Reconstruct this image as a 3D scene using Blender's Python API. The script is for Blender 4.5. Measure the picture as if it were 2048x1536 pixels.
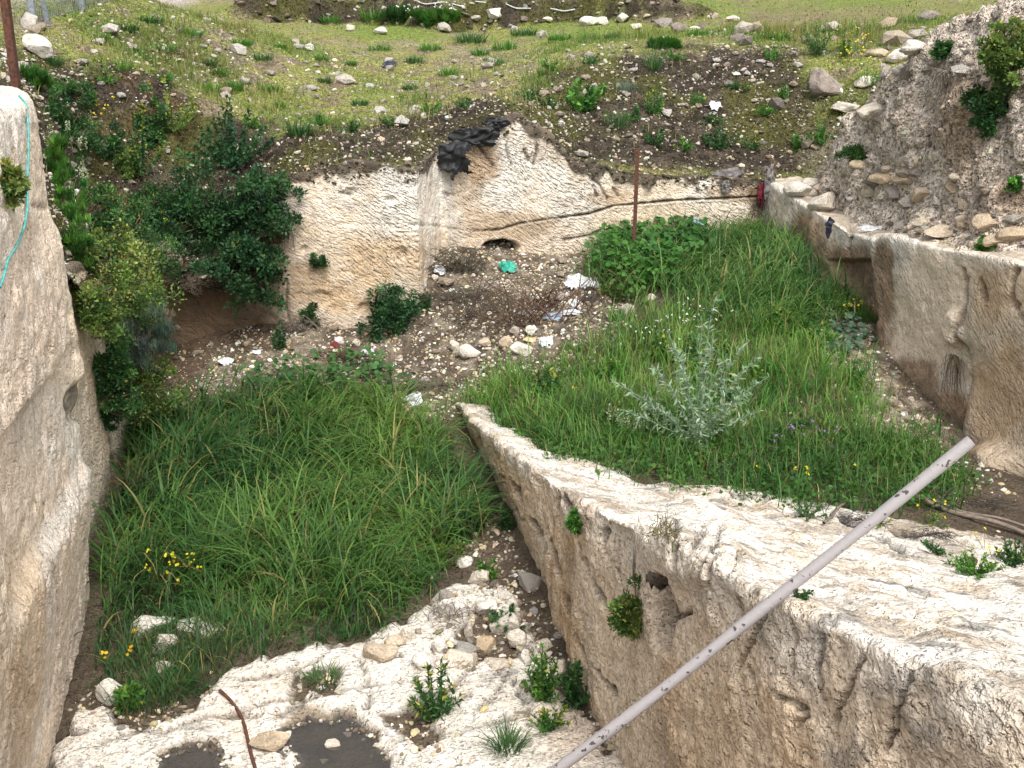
import bpy, bmesh, math, random
import numpy as np
from mathutils import Vector, Matrix, Euler
from mathutils.bvhtree import BVHTree
R = math.radians
random.seed(7); rng = np.random.default_rng(7)
scene = bpy.context.scene
for o in list(bpy.data.objects): bpy.data.objects.remove(o)
col = scene.collection

# ------------------------------------------------------------------ camera
CAM = np.array([0.0, 0.0, 4.8]); PITCH = R(20.0); FPX = 2300.0
cam_d = bpy.data.cameras.new("camera"); cam = bpy.data.objects.new("camera", cam_d); col.objects.link(cam)
cam.location = CAM; cam.rotation_euler = (R(90) - PITCH, 0, 0)
cam_d.sensor_width = 36; cam_d.lens = 36 * FPX / 2048; cam_d.clip_end = 500; cam_d.clip_start = 0.05
scene.camera = cam
# ------------------------------------------------------------------ sky and sun (bright thin overcast)
SUN_EL, SUN_AZ = R(56), R(160)      # azimuth clockwise from +Y: behind the viewer, to the right
world = bpy.data.worlds.new("World"); scene.world = world; world.use_nodes = True
wn = world.node_tree.nodes; wl = world.node_tree.links; wn.clear()
sky = wn.new('ShaderNodeTexSky'); sky.sky_type = 'NISHITA'; sky.sun_disc = False
sky.sun_elevation = SUN_EL; sky.sun_rotation = SUN_AZ; sky.dust_density = 5.0; sky.air_density = 1.0; sky.ozone_density = 1.0
hs = wn.new('ShaderNodeHueSaturation'); hs.inputs['Saturation'].default_value = 0.16
bg = wn.new('ShaderNodeBackground'); bg.inputs['Strength'].default_value = 0.15
wo = wn.new('ShaderNodeOutputWorld')
wl.new(sky.outputs[0], hs.inputs['Color']); wl.new(hs.outputs[0], bg.inputs['Color']); wl.new(bg.outputs[0], wo.inputs['Surface'])
sd = bpy.data.lights.new("sun", 'SUN'); sd.energy = 1.25; sd.angle = R(14); sd.color = (1.0, 0.93, 0.82)
sun = bpy.data.objects.new("sun", sd); col.objects.link(sun)
sdir = Vector((math.sin(SUN_AZ) * math.cos(SUN_EL), math.cos(SUN_AZ) * math.cos(SUN_EL), math.sin(SUN_EL)))
sun.location = sdir * 60; sun.rotation_euler = sdir.to_track_quat('Z', 'Y').to_euler()
scene.view_settings.view_transform = 'Standard'; scene.view_settings.look = 'None'
scene.view_settings.gamma = 1; scene.view_settings.use_curve_mapping = False
scene.view_settings.exposure = 0.80
scene.cycles.max_bounces = 6; scene.cycles.diffuse_bounces = 3; scene.cycles.glossy_bounces = 2
scene.cycles.transmission_bounces = 3; scene.cycles.transparent_max_bounces = 4

# ------------------------------------------------------------------ maths helpers
CP, SP = math.cos(PITCH), math.sin(PITCH)
def ray(u, v):
    a = (u - 1024) / FPX; b = (768 - v) / FPX
    return np.array([a, CP + b * SP, -SP + b * CP])
def at(u, v, Y):
    d = ray(u, v); return CAM + d * (Y / d[1])
def proj(P):
    Q = np.asarray(P, float) - CAM
    dep = Q[..., 1] * CP - Q[..., 2] * SP
    dep = np.where(dep < 0.2, 0.2, dep)
    up = Q[..., 1] * SP + Q[..., 2] * CP
    return 1024 + FPX * Q[..., 0] / dep, 768 - FPX * up / dep
def smooth(a, b, x):
    t = np.clip((x - a) / (b - a), 0, 1); return t * t * (3 - 2 * t)
def _hash(ix, iy, iz, seed):
    h = (ix.astype(np.int64) * 374761393 + iy.astype(np.int64) * 668265263 + iz.astype(np.int64) * 2147483647 + seed * 1274126177) & 0xFFFFFFFF
    h = ((h ^ (h >> 13)) * 1274126177) & 0xFFFFFFFF
    h = ((h ^ (h >> 16)) * 2246822519) & 0xFFFFFFFF
    return ((h ^ (h >> 15)) & 0xFFFFFF) / float(0xFFFFFF)
def vnoise(P, f=1.0, seed=0):
    if not np.isscalar(f): f = np.asarray(f)
    p = np.asarray(P) * f + 1000.37
    i = np.floor(p); w = p - i; w = w * w * w * (w * (w * 6 - 15) + 10); i = i.astype(np.int64)
    x0, y0, z0 = i[..., 0], i[..., 1], i[..., 2]; wx, wy, wz = w[..., 0], w[..., 1], w[..., 2]
    def L(a, b, t): return a + (b - a) * t
    r = L(L(L(_hash(x0, y0, z0, seed), _hash(x0 + 1, y0, z0, seed), wx), L(_hash(x0, y0 + 1, z0, seed), _hash(x0 + 1, y0 + 1, z0, seed), wx), wy),
          L(L(_hash(x0, y0, z0 + 1, seed), _hash(x0 + 1, y0, z0 + 1, seed), wx), L(_hash(x0, y0 + 1, z0 + 1, seed), _hash(x0 + 1, y0 + 1, z0 + 1, seed), wx), wy), wz)
    return r * 2 - 1
def fbm(P, f=1.0, o=4, seed=0, g=0.5):
    s = 0; a = 1.0; t = 0; f = np.asarray(f, float)
    for k in range(o):
        s = s + a * vnoise(P, f, seed + 17 * k); t += a; a *= g; f = f * 2.03
    return s / t
def ridged(P, f, o=4, seed=0):
    s = 0; a = 1.0; t = 0; f = np.asarray(f, float)
    for k in range(o):
        s = s + a * (1 - np.abs(vnoise(P, f, seed + 31 * k))); t += a; a *= 0.5; f = f * 2.1
    return s / t
class TPS:
    def __init__(self, pts):
        p = np.array(pts, float); self.c = p[:, :2]; n = len(p)
        K = self.k(np.hypot(*(self.c[:, None] - self.c[None]).transpose(2, 0, 1))) + np.eye(n) * 0.02
        A = np.zeros((n + 3, n + 3)); A[:n, :n] = K; A[:n, n] = 1; A[:n, n + 1:] = self.c; A[n:, :n] = A[:n, n:].T
        b = np.zeros(n + 3); b[:n] = p[:, 2]; self.w = np.linalg.solve(A, b)
    @staticmethod
    def k(r): return np.where(r > 1e-9, r * r * np.log(np.maximum(r, 1e-9)), 0)
    def __call__(self, x, y):
        x = np.asarray(x, float); y = np.asarray(y, float); r = self.w[-3] + self.w[-2] * x + self.w[-1] * y
        for i, (a, b) in enumerate(self.c): r = r + self.w[i] * self.k(np.hypot(x - a, y - b))
        return r
def inpoly(u, v, poly):
    r = np.zeros(np.shape(u), bool); n = len(poly); j = n - 1
    for i in range(n):
        (xi, yi), (xj, yj) = poly[i], poly[j]
        r ^= ((yi > v) != (yj > v)) & (u < (xj - xi) * (v - yi) / (yj - yi + 1e-12) + xi); j = i
    return r
def dline(u, v, pts, closed=False):
    d = np.full(np.shape(u), 1e9); pts = list(pts) + ([pts[0]] if closed else [])
    for (x0, y0), (x1, y1) in zip(pts[:-1], pts[1:]):
        dx, dy = x1 - x0, y1 - y0; t = np.clip(((u - x0) * dx + (v - y0) * dy) / (dx * dx + dy * dy + 1e-9), 0, 1)
        d = np.minimum(d, np.hypot(u - x0 - t * dx, v - y0 - t * dy))
    return d
def spoly(u, v, poly, soft, jit=0):
    d = dline(u, v, poly, True); s = np.where(inpoly(u, v, poly), d, -d) + jit
    return smooth(-soft, soft, s)
def blob(u, v, u0, v0, ru, rv, jit=0):
    return 1 - smooth(0.55, 1.15, np.hypot((u - u0) / ru, (v - v0) / rv) + jit)
def lerp(a, b, t):
    t = np.asarray(t)[..., None] if np.ndim(t) else t
    return np.asarray(a) * (1 - t) + np.asarray(b) * t
def normals(P):
    a = np.gradient(P, axis=1); b = np.gradient(P, axis=0); n = np.cross(a, b)
    return n / (np.linalg.norm(n, axis=-1, keepdims=True) + 1e-12)

# ------------------------------------------------------------------ tagging
def tag(o, label=None, cat=None, group=None, kind=None):
    if label: o['label'] = label
    if cat: o['category'] = cat
    if group: o['group'] = group
    if kind: o['kind'] = kind
    return o

# ------------------------------------------------------------------ materials
def newmat(name):
    m = bpy.data.materials.new(name); m.use_nodes = True
    return m, m.node_tree.nodes, m.node_tree.links, m.node_tree.nodes['Principled BSDF']
def ramp(n, stops):
    r = n.new('ShaderNodeValToRGB'); e = r.color_ramp.elements
    while len(e) < len(stops): e.new(0.5)
    for k, (p, c) in enumerate(stops): e[k].position = p; e[k].color = (*c, 1) if len(c) == 3 else c
    return r
def surf_mat(name, fine=60, fine_d=0.012, chisel=True, speck=0.25, rough=0.92, mid=9, mid_d=0.03, cell=0):
    """colour from the 'Col' attribute, mottled by procedural noise; relief by bump; 'Chi' = strength of the tool marks"""
    m, n, l, b = newmat(name)
    at_ = n.new('ShaderNodeAttribute'); at_.attribute_name = 'Col'
    tc = n.new('ShaderNodeTexCoord')
    n1 = n.new('ShaderNodeTexNoise'); n1.inputs['Scale'].default_value = 11; n1.inputs['Detail'].default_value = 3; n1.inputs['Roughness'].default_value = 0.65
    n2 = n.new('ShaderNodeTexNoise'); n2.inputs['Scale'].default_value = fine; n2.inputs['Detail'].default_value = 2; n2.inputs['Roughness'].default_value = 0.7
    l.new(tc.outputs['Object'], n1.inputs['Vector']); l.new(tc.outputs['Object'], n2.inputs['Vector'])
    r1 = ramp(n, [(0.3, (0.84, 0.82, 0.80)), (0.62, (1.06, 1.06, 1.06))])
    r2 = ramp(n, [(0.32, (1 - speck * 1.6,) * 3), (0.5, (1.0,) * 3), (0.7, (1 + speck * 0.7,) * 3)])
    l.new(n1.outputs[0], r1.inputs[0]); l.new(n2.outputs[0], r2.inputs[0])
    m1 = n.new('ShaderNodeMixRGB'); m1.blend_type = 'MULTIPLY'; m1.inputs[0].default_value = 1
    m2 = n.new('ShaderNodeMixRGB'); m2.blend_type = 'MULTIPLY'; m2.inputs[0].default_value = 1
    l.new(at_.outputs['Color'], m1.inputs[1]); l.new(r1.outputs[0], m1.inputs[2])
    l.new(m1.outputs[0], m2.inputs[1]); l.new(r2.outputs[0], m2.inputs[2])
    last = m2
    b.inputs['Roughness'].default_value = rough; b.inputs['Specular IOR Level'].default_value = 0.2
    bm = n.new('ShaderNodeBump'); bm.inputs['Strength'].default_value = 0.9; bm.inputs['Distance'].default_value = fine_d
    l.new(n2.outputs[0], bm.inputs['Height'])
    nm = n.new('ShaderNodeTexNoise'); nm.inputs['Scale'].default_value = mid; nm.inputs['Detail'].default_value = 3; nm.inputs['Roughness'].default_value = 0.6
    l.new(tc.outputs['Object'], nm.inputs['Vector'])
    b2 = n.new('ShaderNodeBump'); b2.inputs['Strength'].default_value = 0.8; b2.inputs['Distance'].default_value = mid_d
    rp = ramp(n, [(.34, (0, 0, 0)), (.52, (.8,) * 3), (.75, (1, 1, 1))]); l.new(nm.outputs[0], rp.inputs[0]); l.new(rp.outputs[0], b2.inputs['Height']); l.new(b2.outputs[0], bm.inputs['Normal'])
    if chisel:
        uv = n.new('ShaderNodeUVMap'); uv.uv_map = 'UVMap'
        mr = n.new('ShaderNodeMapping'); mr.inputs['Rotation'].default_value = (0, 0, R(34)); mp = n.new('ShaderNodeMapping'); mp.inputs['Scale'].default_value = (13, 36, 1); l.new(mr.outputs[0], mp.inputs['Vector'])
        nd = n.new('ShaderNodeTexNoise'); nd.inputs['Scale'].default_value = 2.0; nd.inputs['Detail'].default_value = 0
        l.new(uv.outputs[0], nd.inputs['Vector'])
        ad = n.new('ShaderNodeMixRGB'); ad.blend_type = 'ADD'; ad.inputs[0].default_value = 0.22
        l.new(uv.outputs[0], ad.inputs[1]); l.new(nd.outputs['Color'], ad.inputs[2]); l.new(ad.outputs[0], mr.inputs['Vector'])
        nc = n.new('ShaderNodeTexNoise'); nc.inputs['Scale'].default_value = 1.0; nc.inputs['Detail'].default_value = 1.5; nc.inputs['Roughness'].default_value = 0.55
        l.new(mp.outputs[0], nc.inputs['Vector'])
        rc = ramp(n, [(0.30, (0, 0, 0)), (0.47, (0.75,) * 3), (0.6, (1, 1, 1))]); l.new(nc.outputs[0], rc.inputs[0])
        ch = n.new('ShaderNodeAttribute'); ch.attribute_name = 'Chi'
        b3 = n.new('ShaderNodeBump'); b3.inputs['Distance'].default_value = 0.034
        l.new(ch.outputs['Fac'], b3.inputs['Strength']); l.new(rc.outputs[0], b3.inputs['Height']); l.new(b3.outputs[0], b2.inputs['Normal'])
    l.new(last.outputs[0], b.inputs['Base Color']); l.new(bm.outputs[0], b.inputs['Normal'])
    return m
M = {}
M['rock'] = surf_mat('hewn_limestone', fine=55, fine_d=0.012, speck=0.16, mid=12, mid_d=0.014)
M['ridge'] = surf_mat('weathered_limestone', fine=46, fine_d=0.016, speck=0.22, mid=20, mid_d=0.022)
M['floor'] = surf_mat('pit_floor', fine=34, fine_d=0.03, chisel=False, speck=0.22, mid=13, mid_d=0.03)
M['earth'] = surf_mat('stony_earth', fine=26, fine_d=0.045, chisel=False, speck=0.5, mid=11, mid_d=0.05)
M['conglomerate'] = surf_mat('conglomerate_earth', fine=22, fine_d=0.06, chisel=False, speck=0.4, mid=12, mid_d=0.07)

# ------------------------------------------------------------------ grid surfaces
SURF = {}; POLY_V = []; POLY_F = []; _base = [0]
def set_col(me, c, name='Col'):
    a = me.attributes.new(name, 'FLOAT_COLOR', 'POINT'); k = np.ones((len(me.vertices), 4), np.float32); k[:, :3] = np.clip(np.asarray(c).reshape(-1, 3), 0, 1); a.data.foreach_set('color', k.ravel())
def mesh_np(name, V, F, smooth_=True):
    """F: (n,3) or (n,4) int array (or list of both kinds)"""
    Fs = F if isinstance(F, list) else [F]
    me = bpy.data.meshes.new(name); V = np.asarray(V, np.float32).reshape(-1, 3)
    me.vertices.add(len(V)); me.vertices.foreach_set('co', V.ravel())
    idx = np.concatenate([f.ravel() for f in Fs]).astype(np.int32); tot = np.concatenate([np.full(len(f), f.shape[1], np.int32) for f in Fs])
    st = np.concatenate([[0], np.cumsum(tot)[:-1]]).astype(np.int32)
    me.loops.add(len(idx)); me.loops.foreach_set('vertex_index', idx)
    me.polygons.add(len(tot)); me.polygons.foreach_set('loop_start', st)
    me.polygons.foreach_set('use_smooth', np.full(len(tot), smooth_))
    me.update(calc_edges=True)
    return me
def grid_obj(name, P, C, mat, uv=None, chi=None, mask=None, bvh=True, flip=False, stride=2):
    ny, nx = P.shape[:2]; I = np.arange(ny * nx).reshape(ny, nx)
    q = np.stack([I[:-1, :-1], I[:-1, 1:], I[1:, 1:], I[1:, :-1]], -1)
    if flip: q = q[..., ::-1]
    F = (q[mask] if mask is not None else q).reshape(-1, 4)
    me = mesh_np(name, P, F)
    set_col(me, C)
    if chi is not None:
        a = me.attributes.new('Chi', 'FLOAT', 'POINT'); a.data.foreach_set('value', np.broadcast_to(chi, (ny, nx)).astype(np.float32).ravel())
    if uv is not None:
        ul = me.uv_layers.new(name='UVMap'); ul.data.foreach_set('uv', np.asarray(uv, np.float32).reshape(-1, 2)[F.ravel()].ravel())
    me.materials.append(mat)
    o = bpy.data.objects.new(name, me); col.objects.link(o)
    if bvh:
        s = stride; Q = P[::s, ::s]; a, b = Q.shape[:2]; J = np.arange(a * b).reshape(a, b) + _base[0]
        qq = np.stack([J[:-1, :-1], J[:-1, 1:], J[1:, 1:], J[1:, :-1]], -1)
        if mask is not None: mm = mask[::s, ::s][:a - 1, :b - 1]; qq = qq[mm]
        POLY_V.append(Q.reshape(-1, 3)); POLY_F.append(qq.reshape(-1, 4)); _base[0] += a * b
    SURF[name] = (P.reshape(-1, 3), F)
    return o

# colours (albedo)
CREAM = np.array((.69, .585, .465)); WHITE = np.array((.77, .73, .665)); TAN = np.array((.51, .375, .24)); OCHRE = np.array((.40, .245, .125))
GREY = np.array((.33, .315, .295)); BROWN = np.array((.15, .095, .055)); DIRT = np.array((.105, .082, .060)); DARK = np.array((.045, .038, .028)); MOSS = np.array((.070, .072, .018))
PALE = np.array((.42, .36, .28)); GRASSY = np.array((.155, .205, .045)); OLIVE = np.array((.20, .205, .06)); PINK = np.array((.72, .595, .48))

def xwall(Y): return -2.96 - .204 * (Y - 6.04)          # left wall line
def xridge(Y): return 1.872 - .205 * Y                   # ridge face line
RY = [-2, 0, 2, 3.1, 3.97, 5.6, 7.05, 9.67, 11.2, 12.3, 13]; RZ = [3.3, 3.22, 3.02, 2.73, 2.44, 1.91, 1.43, .71, .39, .13, -.2]
def zridge(Y): return np.interp(Y, RY, RZ)

# ------------------------------------------------------------------ lower ground: pit floor, debris cone and grassy terrace
fL = TPS([(-3, 5, .03), (0, 5, .12), (.6, 6, .16), (-3, 6, 0), (-1.4, 6, 0), (-3.1, 8, .06), (-1.5, 8, .05), (0, 8, .1), (-3.6, 10, .05), (-2, 10, .05), (-.4, 10, .08),
          (-4.0, 12, .08), (-2.5, 12, .12), (-1, 12, .1), (-4.6, 13.5, .15), (-4.2, 13.4, .2), (-3.5, 13.5, .38), (-2.64, 13.7, .55), (-2.4, 13, .3), (-1.8, 13.85, .42), (-1.16, 14.0, .72), (-1.0, 13.2, .42), (-.75, 12.4, .14)])
fR = TPS([(-.95, 14.8, 1.28), (0, 15.0, 1.15), (.9, 15.2, 1.1), (2, 15.4, 1.12), (3.4, 15.7, 1.2), (3.9, 14.3, 1.2), (4.2, 12.5, .72), (4.55, 10.8, .40), (4.8, 9.7, .36), (5.2, 8, .45), (-.9, 13.6, .62), (0, 13.7, .86), (0.0, 12.6, .62), (-.62, 12.2, .16), (1, 13, .85),
          (1, 11, .74), (2.4, 11.5, .86), (3.4, 11.5, .8), (1, 9.3, .76), (.0, 10.6, .5), (.3, 9.6, .62), (.6, 8.9, .80), (2.4, 8, .72), (3.8, 7.6, .58), (3.6, 9.6, .58), (2, 5.5, 1.05), (1.5, 4, 1.5), (3.4, 3, 1.7), (5, 5, 1.0), (6, 8, .6)])
PUD1 = [(290, 1640), (302, 1535), (318, 1512), (352, 1508), (372, 1490), (400, 1486), (424, 1494), (436, 1488), (446, 1512), (452, 1540), (462, 1570), (450, 1640)]
_P1 = [(296, 1640), (305, 1530), (335, 1508), (388, 1489), (428, 1492), (448, 1515), (458, 1560), (450, 1640)]
PUD2 = [(585, 1640), (578, 1560), (590, 1525), (566, 1505), (572, 1478), (560, 1462), (598, 1452), (622, 1440), (660, 1446), (700, 1440), (722, 1462), (748, 1470), (756, 1500), (784, 1530), (800, 1640)]
_P2 = [(575, 1640), (566, 1510), (563, 1468), (602, 1450), (650, 1444), (690, 1448), (728, 1468), (762, 1500), (780, 1640)]
FRONT = [(60, 1640), (110, 1500), (180, 1405), (250, 1440), (335, 1440), (400, 1385), (450, 1345), (560, 1312), (700, 1300), (760, 1285), (850, 1225), (905, 1180), (1000, 1175), (1060, 1240), (1110, 1340), (1180, 1440), (1300, 1640)]
SOILGAP = [[(855, 1215), (920, 1180), (1000, 1170), (1060, 1240), (1085, 1330), (1050, 1345), (990, 1320), (930, 1345), (880, 1320)], [(1060, 1240), (1110, 1330), (1190, 1450), (1215, 1520), (1190, 1440), (1120, 1390), (1075, 1330)], [(870, 1290), (960, 1250), (1040, 1260), (1060, 1310), (1000, 1330), (920, 1340)],
           [(140, 1420), (205, 1340), (235, 1380), (190, 1440)], [(215, 1420), (330, 1410), (440, 1370), (400, 1430), (310, 1470), (230, 1465)], [(775, 1450), (840, 1420), (905, 1470), (870, 1510), (800, 1500)], [(590, 1345), (690, 1340), (660, 1390), (590, 1395)]]
def lowz(x, y):
    m = xridge(y) + .22
    wdt = np.interp(y, [0, 11.6, 12.6, 14], [.18, .25, .8, 1.3])
    return fL(x, y) + (fR(x, y) - fL(x, y)) * smooth(-1, 1, (x - m + np.where(y > 12, (y - 12) * .35, 0)) / wdt)
xs = np.arange(-5.4, 6.0, .033); ys = np.arange(3.2, 16.4, .033); X, Y = np.meshgrid(xs, ys)
Z = lowz(X, Y); P = np.stack([X, Y, Z], -1); U, V = proj(P)
j1 = fbm(P, 2.2, 4, 3); j2 = fbm(P, 9, 3, 5)
rock = spoly(U, V, FRONT, 4, j1 * 34 + j2 * 16)
brk = smooth(-.02, .06, fbm(P, 2.3, 3, 27) + .3 * j2 - .10)
for gi, g in enumerate(SOILGAP): rock = rock * (1 - spoly(U, V, g, 4, j1 * 34 + j2 * 22) * (brk if gi == 0 else 1))
ROCKS_IN_GRASS = [(305, 1235, 48, 26), (395, 1240, 52, 22), (320, 1270, 40, 30), (330, 1325, 26, 22), (225, 1350, 22, 26)]
steps = fbm(P, (.9, 1.5, 1), 3, 11)
Z = Z + .022 * j1 + rock * (.05 + .05 * (np.floor(steps * 4) / 4 + .4 * smooth(.2, .8, (steps * 4) % 1) / 4) + .025 * ridged(P, 3.1, 3, 14) * 1.3) + (1 - rock) * .03 * j2
CRK = [[(560, 1440), (640, 1400), (720, 1385), (800, 1375)], [(720, 1330), (740, 1380), (735, 1430)], [(480, 1370), (560, 1355), (640, 1330)], [(940, 1350), (900, 1390), (860, 1400)], [(900, 1480), (980, 1460), (1060, 1440)], [(200, 1500), (290, 1470), (330, 1480)], [(985, 1340), (1010, 1370), (985, 1410), (960, 1430)], [(870, 1400), (905, 1420), (940, 1400)], [(450, 1440), (540, 1415), (600, 1405)], [(330, 1475), (420, 1440), (520, 1445)], [(100, 1490), (150, 1480), (180, 1478)], [(1000, 1325), (1040, 1400), (1060, 1440)], [(850, 1345), (880, 1300), (900, 1290)]]
crack = np.zeros_like(X)
for c in CRK: crack = np.maximum(crack, 1 - smooth(1.5, 6.5, dline(U, V, c) + j2 * 3))
Z = Z - crack * rock * .05
pud = np.maximum(spoly(U, V, PUD1, 8, j1 * 40 + j2 * 18), spoly(U, V, PUD2, 9, j1 * 48 + j2 * 20))
flat = np.maximum(spoly(U, V, PUD1, 45), spoly(U, V, PUD2, 45))
Z = Z * (1 - flat) + flat * .085 - pud * (.055 + .02 * j1)
debris = spoly(U, V, [(300, 790), (310, 640), (560, 640), (740, 660), (838, 600), (850, 480), (1240, 480), (1260, 560), (1230, 690), (1120, 730), (980, 760), (900, 840), (840, 840), (740, 760), (560, 760)], 25, j1 * 40)
Z = Z + debris * (.05 * ridged(P, 2.4, 4, 9) - .02)
P = np.stack([X, Y, Z], -1)
C = lerp(DIRT * .9, DIRT * 1.35, smooth(-.3, .4, j1)); C = lerp(C, PALE * .62, debris * smooth(-.25, .45, j2 + .5 * j1) * .85)
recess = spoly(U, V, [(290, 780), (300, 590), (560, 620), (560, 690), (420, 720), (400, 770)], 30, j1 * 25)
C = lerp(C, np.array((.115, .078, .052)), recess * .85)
scree = spoly(U, V, [(1640, 650), (1740, 640), (1780, 720), (1900, 880), (1760, 880), (1690, 800), (1650, 700)], 20, j1 * 25)
C = lerp(C, PALE * .8, scree * smooth(-.3, .3, j2))
rk = lerp(WHITE, PINK, smooth(-.1, .5, fbm(P, 1.4, 4, 21)) * .8); rk = lerp(rk, GREY * .9, smooth(.25, .55, fbm(P, 3.6, 4, 23)) * .55); rk = lerp(rk, DIRT, crack * .8)
C = lerp(C, rk, rock); C = lerp(C, lerp(np.array((.16, .13, .09)), np.array((.06, .055, .045)), smooth(-.2, .3, j1 + .5 * j2)), pud); shore = smooth(0, .5, pud) * (1 - smooth(.5, 1, pud)); C = lerp(C, np.array((.30, .22, .13)), shore * .7)
LOWX, LOWY, LOWZ = xs, ys, Z
gr = grid_obj('lower_ground', P, C, M['floor'], mask=None)
tag(gr, 'pit floor of pale bedrock and dark stony soil rising to a terrace', None, None, 'structure')

# ------------------------------------------------------------------ upper ground: field and banks
fU = TPS([(-4.1, 9, 3.2), (-4.7, 9, 3.75), (-6, 9, 3.9), (-9, 9, 4.0), (-3.8, 9.5, 2.3), (-4.02, 11, 1.95), (-4.3, 12.5, 1.65), (-4.55, 13.4, 1.45), (-4.25, 10, 3.0), (-4.75, 10.5, 3.7), (-4.5, 11.5, 2.6), (-5, 11.8, 3.6), (-4.75, 12.5, 2.3), (-5.2, 13, 3.3), (-6, 12, 3.85),
          (-4.0, 13.85, 1.6), (-3.2, 13.95, 1.75), (-4.03, 14.4, 2.1), (-4.13, 15.1, 2.85), (-4.72, 15.6, 3.45), (-3, 14.6, 2.45), (-2.6, 14.2, 2.42), (-2, 14.2, 2.57), (-1.3, 14.3, 2.52), (-2, 15.5, 2.68), (-3, 16, 2.8), (-4.5, 17, 3.05), (-1, 15.2, 2.66),
          (-6.3, 16, 4.06), (-6.2, 17.5, 4.18), (-5.9, 19.4, 4.25), (-4.6, 18.5, 3.5), (-10, 17, 4.45), (-7, 21, 4.3), (-3, 20, 3.05), (0, 18, 2.98), (-2, 23, 3.3), (2, 23, 3.55), (-8, 28, 3.9), (0, 28, 3.65), (6, 28, 3.8), (0, 33, 3.95), (-12, 33, 4.4), (12, 33, 4.2),
          (.15, 15.4, 3.02), (0, 16, 3.05), (.7, 15.6, 2.5), (1.5, 15.7, 2.22), (3.2, 16.1, 2.1), (1.5, 16.5, 2.65), (3, 16.7, 2.5), (1.5, 17.5, 3.2), (3, 17.8, 3.12), (1.2, 18.5, 3.48), (3.5, 18.9, 3.55), (2.5, 20, 3.62), (5, 20, 3.68),
          (3.8, 16.2, 2.12), (4.3, 16.3, 2.4), (4.8, 16.6, 2.85), (4.5, 17.5, 3.2), (6.1, 19, 3.6), (5, 15.5, 2.6), (4.4, 15.3, 2.0), (7, 17, 3.9), (9, 16, 4.3), (10, 20, 4.2), (7, 14, 3.6),
          (-40, 30, 4.8), (40, 30, 4.8), (0, 60, 4.8), (-40, 60, 5.4), (40, 60, 5.4), (0, 95, 6), (-40, 95, 6.5), (40, 95, 6.5)])
def upz(x, y):
    z = fU(x, y); m = smooth(-6.4, -5.4, x) * (1 - smooth(2.6, 5.5, x))
    yb = 26.2 + .05 * x + .5 * np.sin(x * 1.3)
    return z + .62 * m * smooth(yb, yb + .35, y)
BACKPLAN = [(-4.48, 13.5), (-1.16, 14.0), (-.95, 14.9), (3.55, 15.9)]
RIGHTPLAN = [(3.5, 15.95), (3.95, 14.1), (4.15, 12.9), (4.62, 10.6), (5.05, 8.4), (5.6, 5.5)]
PIT = [(-3.38, 8.3)] + [(-4.53, 13.55), (-1.22, 14.06), (-1.0, 14.95), (3.52, 15.97), (3.8, 15.1), (5.1, 15.1), (5.9, 12.5), (7, 9), (7, 7), (0, 3), (-3, 7)]
DARKB = [[(1030, 330), (1000, 230), (1090, 170), (1200, 118), (1330, 98), (1600, 92), (1625, 250), (1600, 345), (1540, 360)], [(250, 140), (330, 140), (400, 215), (560, 262), (760, 245), (850, 215), (1000, 195), (1040, 330), (560, 345), (250, 480), (60, 300), (60, 170)]]
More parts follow.
